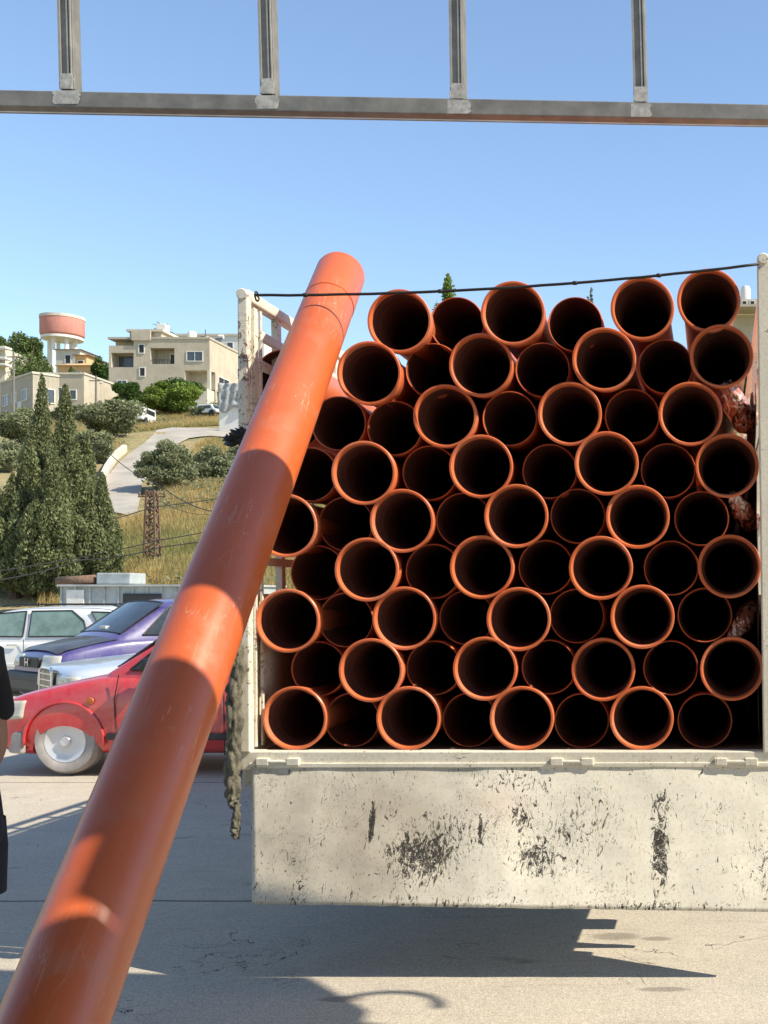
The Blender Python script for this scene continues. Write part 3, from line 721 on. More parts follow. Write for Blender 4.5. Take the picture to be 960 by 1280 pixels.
def windshield(parent, gh, i0, i1, mat, ins=.9, f0=.08, f1=.93, name='windshield', d=.02):
    a, b = gh[i0], gh[i1]
    def pos(t, s):
        x = a[0]+(b[0]-a[0])*t; z = a[2]+(b[2]-a[2])*t; w_ = (a[4]+(b[4]-a[4])*t)*ins
        nx_, nz_ = -(b[2]-a[2]), (b[0]-a[0]); l = math.hypot(nx_, nz_); sg = 1 if nz_ > 0 else -1
        return (x+sg*nx_/l*(d-.03*s*s), s*w_, z+sg*nz_/l*(d-.03*s*s)+.008)
    m = MB(); N = 8
    m.add([pos(f0+(f1-f0)*j/N, -1+2*i/N) for j in range(N+1) for i in range(N+1)], [(j*(N+1)+i, j*(N+1)+i+1, (j+1)*(N+1)+i+1, (j+1)*(N+1)+i) for j in range(N) for i in range(N)])
    o = m.build(name, mat, parent, smooth=True)
    t = MB(); ring = [pos(f0, -1+2*i/N) for i in range(N+1)]+[pos(f0+(f1-f0)*j/N, 1) for j in range(1, N+1)]+[pos(f1, 1-2*i/N) for i in range(1, N+1)]+[pos(f1-(f1-f0)*j/N, -1) for j in range(1, N+1)]
    t.tube(ring, .012, 6, cap=False); t.build('window_trim', M_BLACK, o)
    return o
def strip(mb, pts, th): return mb.tube(pts, th, 8)

from mathutils.bvhtree import BVHTree
def proj_patch(body, name, mat, s0, s1, z0, z1, hw_, L_, skew=0., nu=12, nv=6, th=.018, yspan=None):
    """lens that follows the body's front: s0..s1 is the angle (deg) round the plan outline, 0 = straight ahead"""
    bt = BVHTree.FromPolygons([v_.co for v_ in body.data.vertices], [tuple(p.vertices) for p in body.data.polygons])
    vv = []
    cx = -L_/2+.75
    for j in range(nv+1):
        for i in range(nu+1):
            a = R(s0+(s1-s0)*i/nu); d = Vector((-math.cos(a), math.sin(a), 0)); z = z0+(z1-z0)*j/nv+skew*(i/nu)
            o_ = Vector((cx, 0, z)); h = bt.ray_cast(o_+d*2.5, -d)
            q = h[0] if h[0] else o_+d*.8
            vv.append(q+d*.006)
    ff = [(j*(nu+1)+i, j*(nu+1)+i+1, (j+1)*(nu+1)+i+1, (j+1)*(nu+1)+i) for j in range(nv) for i in range(nu)]
    o_ = MB().add(vv, ff).build(name, mat, body, smooth=True); m_ = o_.modifiers.new('s', 'SOLIDIFY'); m_.thickness = th; m_.offset = 0
    return o_
# red hatchback, nearest
W = 1.66; L = 3.9; fx = -L/2
bodyR = [(fx-.03, .34, .56, .52), (fx+.0, .20, .67, .72), (fx+.12, .17, .73, .80), (fx+.40, .17, .80, .825), (fx+.72, .17, .87, .83), (fx+1.02, .18, .93, .83), (fx+1.4, .18, .93, .83), (fx+2.4, .18, .94, .83), (fx+3.3, .2, .95, .82), (fx+3.7, .24, .93, .78), (fx+3.87, .3, .86, .7), (L/2, .4, .7, .6)]
ghR = [(fx+.86, .87, .885, .70, .66), (fx+1.05, .90, .985, .76, .68), (fx+1.62, .93, 1.40, .78, .62), (fx+1.85, .93, 1.45, .78, .62), (fx+2.8, .94, 1.47, .78, .62), (fx+3.5, .95, 1.38, .77, .60), (fx+3.78, .93, .99, .74, .64)]
red, rb_, rc = car('red_car', 'bright red hatchback parked nearest, left of the truck, pale front wheel', (-6.60+L/2, 10.5+W/2, 0), 0, L, W, bodyR, ghR, (fx+.66, fx+3.2), .32, M_RED, arch=.335, az=.13, hub=M_HUB, tyre=M_TYREP)
windshield(rc, ghR, 1, 2, M_GLASS, .93, .02, .95)
side_glass(rc, ghR, [(fx+1.22, .97), (fx+1.66, 1.36), (fx+2.05, 1.39), (fx+2.05, .97)], M_GLASS)
side_glass(rc, ghR, [(fx+2.12, .97), (fx+2.12, 1.39), (fx+2.95, 1.37), (fx+3.2, .99)], M_GLASS)
for s in (-1, 1): proj_patch(rb_, 'headlight', M_LAMP, s*34, s*60, .50, .66, W/2, L, .03)
MB().lathe([(.0001, .012), (.03, .01), (.036, 0)], 20, (fx+.90, -.832, .69), (0, -1, 0)).build('side_indicator', M_AMBER, rb_)
# wheel arch lip, door line, side moulding, pale lower bumper
al = MB(); al.tube([(fx+.66+.362*math.cos(a), -.832, .32+.362*math.sin(a)) for a in [R(-5+190*i/24) for i in range(25)]], .014, 8); al.build('arch_lip', M_RED, rb_, smooth=True)
dl = MB(); dl.tube([(fx+1.16, -.834, .93), (fx+1.12, -.838, .7), (fx+1.13, -.838, .45), (fx+1.2, -.836, .22)], .005, 6); dl.tube([(fx+2.1, -.834, .95), (fx+2.12, -.838, .2)], .005, 6); dl.build('door_seam', M_BLACK, rb_)
MB().box(fx+1.05, fx+2.8, -.85, -.828, .34, .40).build('side_moulding', M_BLACK, rb_, bevel=.008)
bp = MB(); ring = [(fx+.29, -.815, 0), (fx+.15, -.75, 0), (fx+.06, -.62, 0), (fx+.0, -.4, 0), (fx-.01, 0, 0), (fx+.0, .4, 0), (fx+.06, .62, 0), (fx+.15, .75, 0), (fx+.29, .815, 0)]
for a, b in zip(ring, ring[1:]): bp.bar((a[0], a[1], .31), (b[0], b[1], .31), .06, .2)
bp.build('bumper', M_TYREP, rb_, bevel=.02)
mi = MB(); mi.lathe([(.0001, -.1), (.06, -.08), (.075, 0), (.06, .05), (.0001, .06)], 14, (fx+1.5, -.93, 1.02), (1, .2, 0)); mi.bar((fx+1.5, -.9, 1.0), (fx+1.54, -.76, .97), .04, .03); mi.build('wing_mirror', M_BLACK, rc, smooth=True)
wi = MB(); wi.tube([(fx+.98, -.5, .985), (fx+1.18, -.1, 1.12)], .008, 6); wi.tube([(fx+.98, .1, .985), (fx+1.2, .45, 1.13)], .008, 6); wi.build('wiper', M_BLACK, rc)

# silver-blue saloon behind it: upright slatted chrome grille
W = 1.72; L = 4.4; fx = -L/2
bodyS = [(fx, .45, .72, .55), (fx+.03, .26, .80, .78), (fx+.2, .2, .85, .84), (fx+.8, .18, .91, .86), (fx+1.35, .18, .95, .86), (fx+3.3, .18, .96, .86), (fx+4.2, .22, .93, .82), (fx+4.38, .3, .88, .76), (L/2, .45, .75, .6)]
ghS = [(fx+1.15, .9, .94, .74, .7), (fx+1.35, .93, 1.0, .8, .7), (fx+1.95, .95, 1.38, .8, .62), (fx+2.9, .95, 1.41, .8, .62), (fx+3.6, .95, 1.05, .8, .66), (fx+3.8, .94, .97, .78, .7)]
slc = P(62, 0, 13.3)
sil, sb_, sc_ = car('silver_saloon', 'silver blue saloon with upright chrome slatted grille behind the red car', (slc.x+2.2*math.cos(R(42)), 13.3+2.2*math.sin(R(42)), 0), R(42), L, W, bodyS, ghS, (fx+.8, fx+3.5), .31, M_SILB, glassm=M_GLASS)
windshield(sc_, ghS, 1, 2, M_GLASS, .93, .05, .95)
side_glass(sc_, ghS, [(fx+1.55, .99), (fx+2.0, 1.33), (fx+2.4, 1.35), (fx+2.4, .99)], M_GLASS)
side_glass(sc_, ghS, [(fx+2.46, .99), (fx+2.46, 1.35), (fx+2.9, 1.34), (fx+3.3, 1.0)], M_GLASS)
gb = MB().box(fx-.035, fx+.05, -.27, .27, .50, .80); go = gb.build('grille', M_BLACK, sb_, bevel=.02)
fr_ = MB(); ring = [(fx-.04, -.28, .5), (fx-.04, -.28, .79), (fx-.03, -.2, .825), (fx-.03, .2, .825), (fx-.04, .28, .79), (fx-.04, .28, .5), (fx-.04, -.28, .5)]
fr_.tube(ring, .018, 8)
for k in range(9): fr_.bar((fx-.042, -.24+.06*k, .5), (fx-.042, -.24+.06*k, .8), .012, .018)
for k in range(4): fr_.bar((fx-.045, -.27, .55+.07*k), (fx-.045, .27, .55+.07*k), .012, .012)
fr_.build('grille_slats', M_CHROME, go, smooth=False)
for s in (-1, 1):
    proj_patch(sb_, 'headlight', M_LAMP, s*24, s*52, .60, .75, W/2, L)
MB().box(fx-.1, fx+.1, -.8, .8, .30, .47).build('bumper', M_SILB, sb_, bevel=.05)

# purple MPV with black bonnet
W = 1.70; L = 4.0; fx = -L/2
bodyP = [(fx, .42, .66, .58), (fx+.03, .26, .80, .74), (fx+.16, .22, .90, .81), (fx+.6, .2, 1.0, .84), (fx+.95, .2, 1.06, .85), (fx+1.5, .2, 1.08, .85), (fx+3.3, .2, 1.08, .85), (fx+3.8, .24, 1.05, .82), (fx+3.96, .3, .98, .76), (L/2, .45, .8, .6)]
ghP = [(fx+.72, .98, 1.03, .72, .70), (fx+.92, 1.02, 1.12, .78, .70), (fx+1.55, 1.05, 1.56, .80, .64), (fx+1.9, 1.05, 1.62, .80, .64), (fx+3.0, 1.05, 1.63, .80, .64), (fx+3.6, 1.05, 1.58, .80, .63), (fx+3.85, 1.03, 1.12, .78, .66)]
ppc = P(38, 0, 16.2)
pur, pb_, pc_ = car('purple_hatchback', 'purple people carrier with unpainted black bonnet and dark windscreen', (ppc.x+2.0*math.cos(R(50)), 16.2+2.0*math.sin(R(50)), 0), R(50), L, W, bodyP, ghP, (fx+.75, fx+3.2), .31, M_PURP)
windshield(pc_, ghP, 1, 2, M_GLASS, .96, .0, 1.0)
side_glass(pc_, ghP, [(fx+1.2, 1.1), (fx+1.62, 1.5), (fx+2.1, 1.54), (fx+2.1, 1.1)], M_GLASS)
side_glass(pc_, ghP, [(fx+2.2, 1.1), (fx+2.2, 1.54), (fx+2.95, 1.54), (fx+2.95, 1.1)], M_GLASS)
side_glass(pc_, ghP, [(fx+3.03, 1.1), (fx+3.03, 1.53), (fx+3.5, 1.5), (fx+3.66, 1.12)], M_GLASS)
hv = []   # black bonnet skin following the body top
for j in range(9):
    u = j/8; x = fx+.10+.80*u; zt_ = np.interp(x, [b[0] for b in bodyP], [b[2] for b in bodyP]); hw = np.interp(x, [b[0] for b in bodyP], [b[3] for b in bodyP])*.86
    for i in range(13):
        s = -1+2*i/12; hv.append((x, s*hw, zt_+.045-.05*abs(s)**3))
MB().add(hv, [(j*13+i, j*13+i+1, (j+1)*13+i+1, (j+1)*13+i) for j in range(8) for i in range(12)]).build('bonnet', M_BLKP, pb_, smooth=True)
gl = MB().box(fx-.03, fx+.06, -.34, .34, .66, .80).build('grille', M_BLACK, pb_, bevel=.02)
gs = MB()
for k in range(4): gs.bar((fx-.034, -.33, .68+.034*k), (fx-.034, .33, .68+.034*k), .008, .008)
gs.build('grille_slats', M_DKSTEEL, gl)
em = MB(); em.bar((fx-.05, -.045, .68), (fx-.05, -.055, .79), .012, .02); em.bar((fx-.05, .045, .68), (fx-.05, .055, .79), .012, .02); em.bar((fx-.05, -.05, .73), (fx-.05, .05, .73), .012, .02); em.build('emblem', M_CHROME, gl)
MB().box(fx-.08, fx+.14, -.76, .76, .30, .60).build('bumper', M_BLACK, pb_, bevel=.06)
MB().box(fx-.085, fx-.07, -.5, .5, .36, .48).build('air_intake', M_DARKOP, pb_)
for s in (-1, 1):
    proj_patch(pb_, 'headlight', M_LAMP, s*27, s*50, .67, .83, W/2, L)
MB().box(fx+.96, fx+1.1, -.1, .12, 1.16, 1.22).build('dashboard_paper', M_WHITEC, pc_)
# silver estate, side on
W = 1.72; L = 4.6; fx = -L/2
bodyE = [(fx, .4, .62, .58), (fx+.03, .25, .72, .76), (fx+.3, .2, .82, .84), (fx+1.1, .2, .92, .86), (fx+1.5, .2, .94, .86), (fx+4.1, .2, .96, .86), (fx+4.45, .25, .94, .82), (fx+4.58, .3, .9, .78), (L/2, .45, .8, .66)]
ghE = [(fx+1.05, .9, .93, .74, .7), (fx+1.3, .92, 1.0, .8, .7), (fx+1.95, .94, 1.42, .8, .66), (fx+2.6, .94, 1.48, .8, .66), (fx+3.6, .95, 1.49, .8, .66), (fx+4.15, .95, 1.44, .8, .65), (fx+4.5, .94, 1.02, .78, .68)]
exr = P(182, 0, 19)
est, eb_, ec_ = car('silver_estate', 'silver white estate car side on at the far left of the row', (exr.x-L/2, 19+W/2, 0), 0, L, W, bodyE, ghE, (fx+.85, fx+3.65), .32, M_SILV)
side_glass(ec_, ghE, [(fx+1.5, 1.0), (fx+1.98, 1.36), (fx+2.55, 1.41), (fx+2.55, .99)], M_GLASSG)
side_glass(ec_, ghE, [(fx+2.64, .99), (fx+2.64, 1.41), (fx+3.3, 1.42), (fx+3.52, 1.25), (fx+3.62, 1.0)], M_GLASSG)
side_glass(ec_, ghE, [(fx+3.62, 1.40), (fx+4.0, 1.39), (fx+4.22, 1.08), (fx+3.85, 1.06)], M_GLASSG)
windshield(ec_, ghE, 1, 2, M_GLASS, .93, .05, .95); windshield(ec_, ghE, 5, 6, M_GLASS, .9, .05, .8, 'rear_window')
dh = MB()
for x in (fx+2.42, fx+3.3): dh.box(x-.1, x+.08, -.885, -.855, .84, .865)
dh.build('door_handle', M_CHROME, eb_, bevel=.008)
dl = MB(); 
for x in (fx+1.45, fx+2.6, fx+3.62): dl.tube([(x, -.862, .95), (x, -.868, .3)], .006, 6)
dl.build('door_seam', M_BLACK, eb_)
MB().box(fx+.4, fx+4.4, -.884, -.86, .50, .56).build('side_moulding', M_SILV, eb_, bevel=.008)
rr = MB()
for s in (-1, 1): rr.tube([(fx+2.1, s*.6, 1.49), (fx+2.3, s*.6, 1.52), (fx+3.9, s*.6, 1.52), (fx+4.05, s*.6, 1.48)], .015, 6)
rr.build('roof_rail', M_BLACK, ec_)

# ------------------------------------------------------------------ shed with tank and rusty pipe behind the cars
shc = at(150, 25)
sh = thing('metal_shed', 'low weathered grey blue metal shed wall behind the parked cars', 'shed', (shc.x, 25, 0)); SO = sh.location
x0, x1 = P(77, 0, 25).x, P(310, 0, 25).x; z1 = P(0, 733, 25).z
m = MB(); m.box(x0, x1, 25, 27, 0, z1)
m.build('wall', M_GALV, sh, off=SO)
rb2 = MB()
for k in range(14): 
    x = x0+(x1-x0)*k/13; rb2.box(x-.02, x+.02, 24.97, 24.998, 0, z1)
rb2.build('wall_rib', M_GALV, sh, off=SO)
MB().box(P(84, 0, 25).x, P(106, 0, 25).x, 24.96, 24.99, .4, P(0, 737, 25).z).build('hatch', M_WHITEC, sh, off=SO, bevel=.01)
MB().box(P(155, 0, 25).x, P(203, 0, 25).x, 24.95, 24.99, .8, P(0, 742, 25).z).build('vent_opening', M_DARKOP, sh, off=SO)
MB().box(x0-.05, x1+.05, 24.9, 27.1, z1, z1+.04).build('roof', M_GALV, sh, off=SO)
tk = MB().box(P(120, 0, 25.4).x, P(163, 0, 25.4).x, 25.4, 26.1, z1+.05, P(0, 716, 25.4).z).build('metal_tank', M_GALV, bevel=.03)
tag(tk, 'small boxy grey metal tank lying on top of the shed', 'tank')
rp = MB().tube([P(72, 727, 25.5), P(119, 724, 25.5)], .1, 12).build('rusty_pipe', M_RUST, smooth=True); tag(rp, 'rusty brown pipe lying on the shed roof beside the tank', 'pipe')

# ------------------------------------------------------------------ lattice pole and cables
pb0 = at(190, 46); pb0.z -= .3
lat = thing('lattice_pole', 'rusty iron lattice power pole standing on the dry grassy slope', 'pole', pb0)
m = MB(); top = P(190, 613, 46)
hw0, hw1 = .24, .15
def lp_(t, i, j): 
    q = pb0.lerp(top, t); w_ = hw0+(hw1-hw0)*t; return q+Vector((i*w_, j*w_, 0))
for i in (-1, 1):
    for j in (-1, 1): m.bar(lp_(0, i, j), lp_(1, i, j), .07, .07)
m.build('leg', M_RUST, lat, off=pb0)
m = MB(); N = 11
for k in range(N):
    a, b = k/N, (k+1)/N; s = 1 if k % 2 else -1
    for j in (-1, 1): m.bar(lp_(a, -s, j), lp_(b, s, j), .045, .045); m.bar(lp_(a, j, -s), lp_(b, j, s), .045, .045)
m.build('lattice_brace', M_RUST, lat, off=pb0)
m = MB(); m.bar(top+Vector((-.55, 0, -.25)), top+Vector((.55, 0, -.25)), .05, .05)
for dx in (-.5, -.2, .2, .5): m.lathe([(.0001, .2), (.03, .18), (.05, .1), (.03, .02), (.05, .0)], 10, top+Vector((dx, 0, -.24)))
m.build('crossarm', M_RUST, lat, off=pb0)
def cable(pts, r, label, mat=M_WIRE, sag=.3):
    m = MB(); pts = [Vector(p) for p in pts]; c = []
    for a, b in zip(pts, pts[1:]):
        for i in range(13):
            t = i/12; q = a.lerp(b, t); c.append(q-Vector((0, 0, sag*4*t*(1-t))))
    o = m.tube(c, r, 5).build('overhead_cable', mat, smooth=True); return tag(o, label, 'cable', 'overhead cables in front of the slope')
cable([P(-60, 722, 30), P(200, 675, 45.4), P(360, 640, 60)], .022, 'long dark cable, upper one of the pair rising right across the cypresses', M_WIRE, .1)
cable([P(-40, 730, 29), P(100, 700, 36), P(200, 684, 45.4), P(360, 655, 60)], .022, 'lower dark cable of the pair rising right across the cypresses', sag=.1)
cable([P(60, 665, 40), P(190, 634, 45.6), P(360, 606, 60)], .02, 'dark cable crossing near the top of lattice pole', sag=.1)
cable([P(193, 622, 45.8), P(260, 643, 52), P(330, 655, 60)], .012, 'thin slack cable falling right from the lattice pole', sag=.2)
cable([P(136, 566, 60), P(200, 606, 50), P(270, 640, 44)], .02, 'cable dropping diagonally over the hill road', sag=.2)

# ------------------------------------------------------------------ vegetation
def blobs_points(c, rx, ry, rz, nb, nl, seed, br=(.28, .5), low=-.7):
    rg = np.random.default_rng(seed); out = []
    for _ in range(nb):
        d = rg.normal(size=3); d /= np.linalg.norm(d); d[2] = max(d[2], low); k = rg.uniform(.3, .95)
        bc = np.array([d[0]*rx*k, d[1]*ry*k, d[2]*rz*k]); r = rg.uniform(*br)*rg.choice([.55, .8, 1.0, 1.1])
        n = int(nl/nb); q = rg.normal(size=(n, 3)); q /= np.linalg.norm(q, axis=1)[:, None]
        q *= rg.uniform(.55, 1.08, (n, 1))*r; q[:, 0] *= rx; q[:, 1] *= ry; q[:, 2] *= rz
        out.append(bc+q)
    return np.concatenate(out)+np.array(c)
def tree(name, label, cat, base_, h, rx, mat, nl=9000, ls=.1, trunk=.35, seed=1, rz=None, nb=26, group=None, aspect=.5, ry=None):
    base_ = Vector(base_); base_.z -= .15
    root = thing(name, label, cat, base_, 0, group)
    rz = rz or h*(1-trunk)/2; cz = h-rz
    pts = blobs_points((0, 0, cz), rx, ry or rx, rz, nb, int(nl*1.6), seed)
    pts = pts[pts[:, 2] > .08]
    leaves('crown', pts, ls*.75, mat, root, aspect)
    t = MB(); r0 = h*.03+.04; rnd = random.Random(seed)
    t.tube([(0, 0, -.1), (r0*.5, 0, h*trunk*.5), (0, r0*.4, cz)], [r0, r0*.75, r0*.4], 8)
    for k in range(7):
        a = k*2.4+rnd.random(); e = Vector((math.cos(a)*rx*.6, math.sin(a)*rx*.6, cz+rz*rnd.uniform(-.1, .5)))
        s_ = Vector((0, 0, h*trunk*rnd.uniform(.5, 1.1))); t.tube([s_, s_.lerp(e, .5)+Vector((0, 0, .1*h*.3)), e], [r0*.5, r0*.3, r0*.08], 6)
    t.build('trunk', M_BARK, root, smooth=True)
    return root
def cypress(px_, top_y, Y, rx, label, seed, nl=46000):
    b = at(px_, Y); b.z = H(b.x, Y)-.1; topz = P(px_, top_y, Y).z; h = topz-b.z
    root = thing('cypress_tree', label, 'cypress', b, 0, 'cypresses behind the parked cars')
    rg = np.random.default_rng(seed); out = []
    nst = 70
    for k in range(nst):                    # many upright plumes give a ragged, vertical texture
        a = rg.uniform(0, 6.28); rr = rx*math.sqrt(rg.uniform(.05, 1))*.8; z0 = h*rg.uniform(.02, .62)*(1-.35*rr/rx); ln = h*rg.uniform(.14, .3)
        if k < 6: rr *= .2; z0 = h*rg.uniform(.45, .70); ln = h-z0-rg.uniform(0, .1)*h
        ln = min(ln, (h-z0))
        n = nl//nst; t = rg.uniform(0, 1, n)**.9
        wd = rx*.26*np.sin(np.clip(t*.92+.1, 0, 1)*math.pi)**.7*(1-.3*t)+.03
        an = rg.uniform(0, 6.28, n); q = rg.uniform(.55, 1.1, n)*wd
        prof = (1-((z0+t*ln)/h)**2.6*.75)
        out.append(np.stack([math.cos(a)*rr*prof+np.cos(an)*q, math.sin(a)*rr*prof+np.sin(an)*q, z0+t*ln], 1))
    leaves('crown', np.concatenate(out), .06, M_CYP, root, .42, up=1.6)
    MB().tube([(0, 0, -.2), (0, 0, h*.8)], [.2, .05], 8).build('trunk', M_BARK, root)
for i, (px_, ty, Y, rx, lb) in enumerate([
    (52, 466, 42, 1.15, 'tallest narrow cypress in the middle of the group'), (82, 478, 41, 1.1, 'second tallest cypress with thin tip, right of the tallest'),
    (18, 590, 40, 1.3, 'short broad cypress at the left end of the group'), (108, 540, 42, 1.0, 'slim cypress third in height, right part of the group'),
    (128, 590, 40.5, .75, 'smaller cypress at the right end of the group'), (68, 560, 39.5, 1.2, 'low dense cypress in front of the two tallest'), (-25, 560, 41, 1.3, 'cypress cut by the left edge of the photo'), (38, 545, 40.2, 1.1, 'bushy cypress just left of and in front of the tallest')]):
    cypress(px_, ty, Y, rx, lb, 50+i)
def tr(px_, base_y, top_y, halfw_px, mat, name, label, cat, seed, nl=7000, ls=None, trunk=.2, group=None, Y=None, nb=26, aspect=.5):
    g_ = G(px_, base_y) if Y is None else at(px_, Y)
    Yb = g_.y; h = P(px_, top_y, Yb).z-g_.z; rx = halfw_px/F*Yb
    return tree(name, label, cat, g_, h, rx, mat, nl, ls or max(.07, Yb*.0016), trunk, seed, nb=nb, group=group, aspect=aspect, ry=rx*.85)
OG = 'olive trees on the slope'
tr(204, 615, 552, 37, M_OLIVE, 'olive_tree', 'big grey green olive below the bend of hill road', 'olive tree', 1, 14000, group=OG, trunk=.1, nb=34)
tr(140, 547, 500, 35, M_OLIVE, 'olive_tree', 'silvery olive between the cypress tips and the hill road', 'olive tree', 2, 14000, group=OG, trunk=.12, nb=34)
tr(122, 580, 535, 26, M_OLIVE, 'olive_tree', 'olive just right of the second cypress, left of the road edge', 'olive tree', 3, 9000, group=OG, trunk=.1)
tr(28, 560, 508, 36, M_OLIVE, 'olive_tree', 'olive beneath the low tan house, left of the tallest cypress', 'olive tree', 4, 10000, group=OG, trunk=.1)
tr(-8, 590, 545, 34, M_OLIVE, 'olive_tree', 'olive at the left edge above the short broad cypress', 'olive tree', 5, 9000, group=OG, trunk=.1)
tr(272, 605, 556, 36, M_OLIVE, 'olive_tree', 'olive beside the rear corner post of the truck', 'olive tree', 6, 10000, group=OG, trunk=.1)
tr(312, 600, 550, 34, M_OLIVE, 'olive_tree', 'olive half hidden behind the truck side rack', 'olive tree', 16, 8000, group=OG, trunk=.1)
tr(95, 528, 503, 25, M_OLIVE, 'olive_tree', 'small olive in front of the right part of the low tan house', 'olive tree', 7, 7000, group=OG, trunk=.1)
tr(215, 519, 477, 36, M_GREEN, 'round_tree', 'bright green round tree in front of the two storey house', 'tree', 8, 22000, trunk=.05, nb=40, group='round trees by the house')
tr(166, 512, 478, 22, M_DKGREEN, 'round_tree', 'smaller dark green round tree left of the bright one', 'tree', 9, 14000, trunk=.05, nb=30, group='round trees by the house')
tr(218, 510, 469, 31, M_DKGREEN, 'round_tree', 'dark green tree rising behind the bright green round one', 'tree', 10, 14000, trunk=.1, Y=131, group='round trees by the house')
tr(28, 0, 411, 43, M_PINE, 'leafy_tree', 'large leafy tree on the skyline at far left', 'tree', 11, 22000, trunk=.2, Y=150, nb=44)
tr(122, 0, 452, 15, M_DKGREEN, 'leafy_tree', 'dark leafy tree between the apricot houses and two storey house', 'tree', 12, 7000, trunk=.15, Y=150)
tr(95, 0, 461, 10, M_DKGREEN, 'shrub', 'dark shrub in front of the apricot house', 'shrub', 13, 4000, trunk=.1, Y=160)
tr(558, 0, 350, 17, M_GREEN, 'leafy_tree', 'leafy tree top showing above the second and third top-row pipes', 'tree', 14, 9000, trunk=.5, Y=62)
tr(738, 0, 362, 6, M_CYP, 'conifer', 'tiny conifer tip showing above the fourth top-row pipe', 'conifer', 15, 3000, trunk=.2, Y=90)
tr(925, 0, 415, 32, M_PINE, 'leafy_tree', 'leafy tree seen between the pipes and right corner post', 'tree', 17, 8000, trunk=.2, Y=100)
tr(252, 522, 505, 12, M_OLIVE, 'shrub', 'low shrub by the porch steps of the two storey house', 'shrub', 18, 3000, trunk=.05)
# roof-top palm
# hillside undergrowth and dry grass (nobody could count it)
def scatter(n, seed, xr, yr, cond):
    rg = np.random.default_rng(seed); out = []
    while len(out) < n:
        px_ = rg.uniform(*xr); Y = rg.uniform(*yr); X = (px_-PX)/F*Y
        if cond(X, Y): out.append((X, Y, H(X, Y)))
    return np.array(out)
rdL = [G(*a) for a in edgeL]; rdR = [G(*a) for a in edgeR]
rd = [(a.lerp(b, .5), (a-b).length/2) for a, b in zip(rdL, rdR)]
rds = []
for (a, wa), (b, wb) in zip(rd, rd[1:]):
    for k in range(8): rds.append((a.lerp(b, k/8), wa+(wb-wa)*k/8))
RA = np.array([(q.x, q.y, wv) for q, wv in rds])
def offroad(X, Y):
    d = np.hypot(RA[:, 0]-X, RA[:, 1]-Y); return not np.any(d < RA[:, 2]*1.02)
def blades(name, base_, hgt, mat, wd=.03, per=7):
    n = len(base_); b = np.repeat(base_, per, 0); k = len(b)
    b = b+np.stack([RNG.normal(size=k)*.16, RNG.normal(size=k)*.16, np.zeros(k)], 1)
    h = hgt*RNG.uniform(.5, 1.3, k); an = RNG.uniform(0, 6.28, k); ln = RNG.normal(size=(k, 2))*.25*h[:, None]
    dx = np.stack([np.cos(an), np.sin(an), np.zeros(k)], 1)*wd
    tip = b+np.stack([ln[:, 0], ln[:, 1], h], 1)
    v = np.stack([b-dx, b+dx, tip], 1).reshape(-1, 3)
    return mesh_np(name, v, np.arange(3*k).reshape(-1, 3), mat, n=3)
def patch(X, Y, s=.11, th=0.0, z=0): return pn(Vector((X*s, Y*s, 7+z))) > th
g1 = scatter(30000, 1, (60, 420), (37, 120), lambda X, Y: offroad(X, Y) and patch(X, Y, .1, -.3))
struct(blades('dry_grass', g1, .42, M_GRASSD, .02), 'stuff')
g2 = scatter(26000, 2, (60, 420), (35, 122), lambda X, Y: offroad(X, Y) and not patch(X, Y, .1, -.08))
struct(blades('green_grass', g2, .32, M_GRASSG, .02), 'stuff')
sc_pts = scatter(620, 3, (-40, 420), (40, 128), lambda X, Y: offroad(X, Y) and patch(X, Y, .07, .02, 9))
sp_ = np.concatenate([np.array(q)+RNG.normal(size=(110, 3))*np.array([.55, .55, .26])*RNG.uniform(.3, 1.25) for q in sc_pts])
struct(leaves('undergrowth', sp_, .09, M_OLIVE, None, .5), 'stuff')

# ------------------------------------------------------------------ houses on the hill
def window(parent, x0, x1, z0, z1, y, off, mat=None, frame=True, nrm='y', dark=False, yy2=None):
    """window on a wall facing -y (nrm 'y') or +x (nrm 'x': y is the wall's x, x0..x1 run along y)"""
    mat = mat or (M_DARKOP if dark else M_DARKGL); f = .1
    def bx(m, a0, a1, b0, b1, d0, d1):
        if nrm == 'y': m.box(a0, a1, y-d1, y-d0, b0, b1)
        else: m.box(y+d0, y+d1, a0, a1, b0, b1)
    m = MB(); bx(m, x0, x1, z0, z1, .003, .02); w_ = m.build('window', mat, parent, off=off)
    if frame:
        m = MB(); bx(m, x0-f, x0, z0-f, z1+f, 0.003, .07); bx(m, x1, x1+f, z0-f, z1+f, 0.003, .07); bx(m, x0, x1, z1, z1+f, .003, .07); bx(m, x0, x1, z0-f, z0, .003, .09)
        if x1-x0 > 1: bx(m, (x0+x1)/2-.03, (x0+x1)/2+.03, z0, z1, .022, .05)
        m.build('window_frame', M_WHITEC, w_, off=off)
# two-storey tan house
YB_ = 141
s_ = YB_/F
def bx_(px): return (px-PX)*s_
def bz_(py): return EYE-(py-PY)*s_
xa, xb = bx_(136), bx_(262); gz = H(xb, YB_)-1
hb = thing('two_storey_house', 'two storey tan block house with balconies and roof room', 'house', ((xa+xb)/2, YB_+6, gz)); HO = hb.location
def hp(m, name, mat, parent=hb, **k): return m.build(name, mat, parent, off=HO, **k)
zr = bz_(424); zf1 = bz_(463); xm = bx_(168)
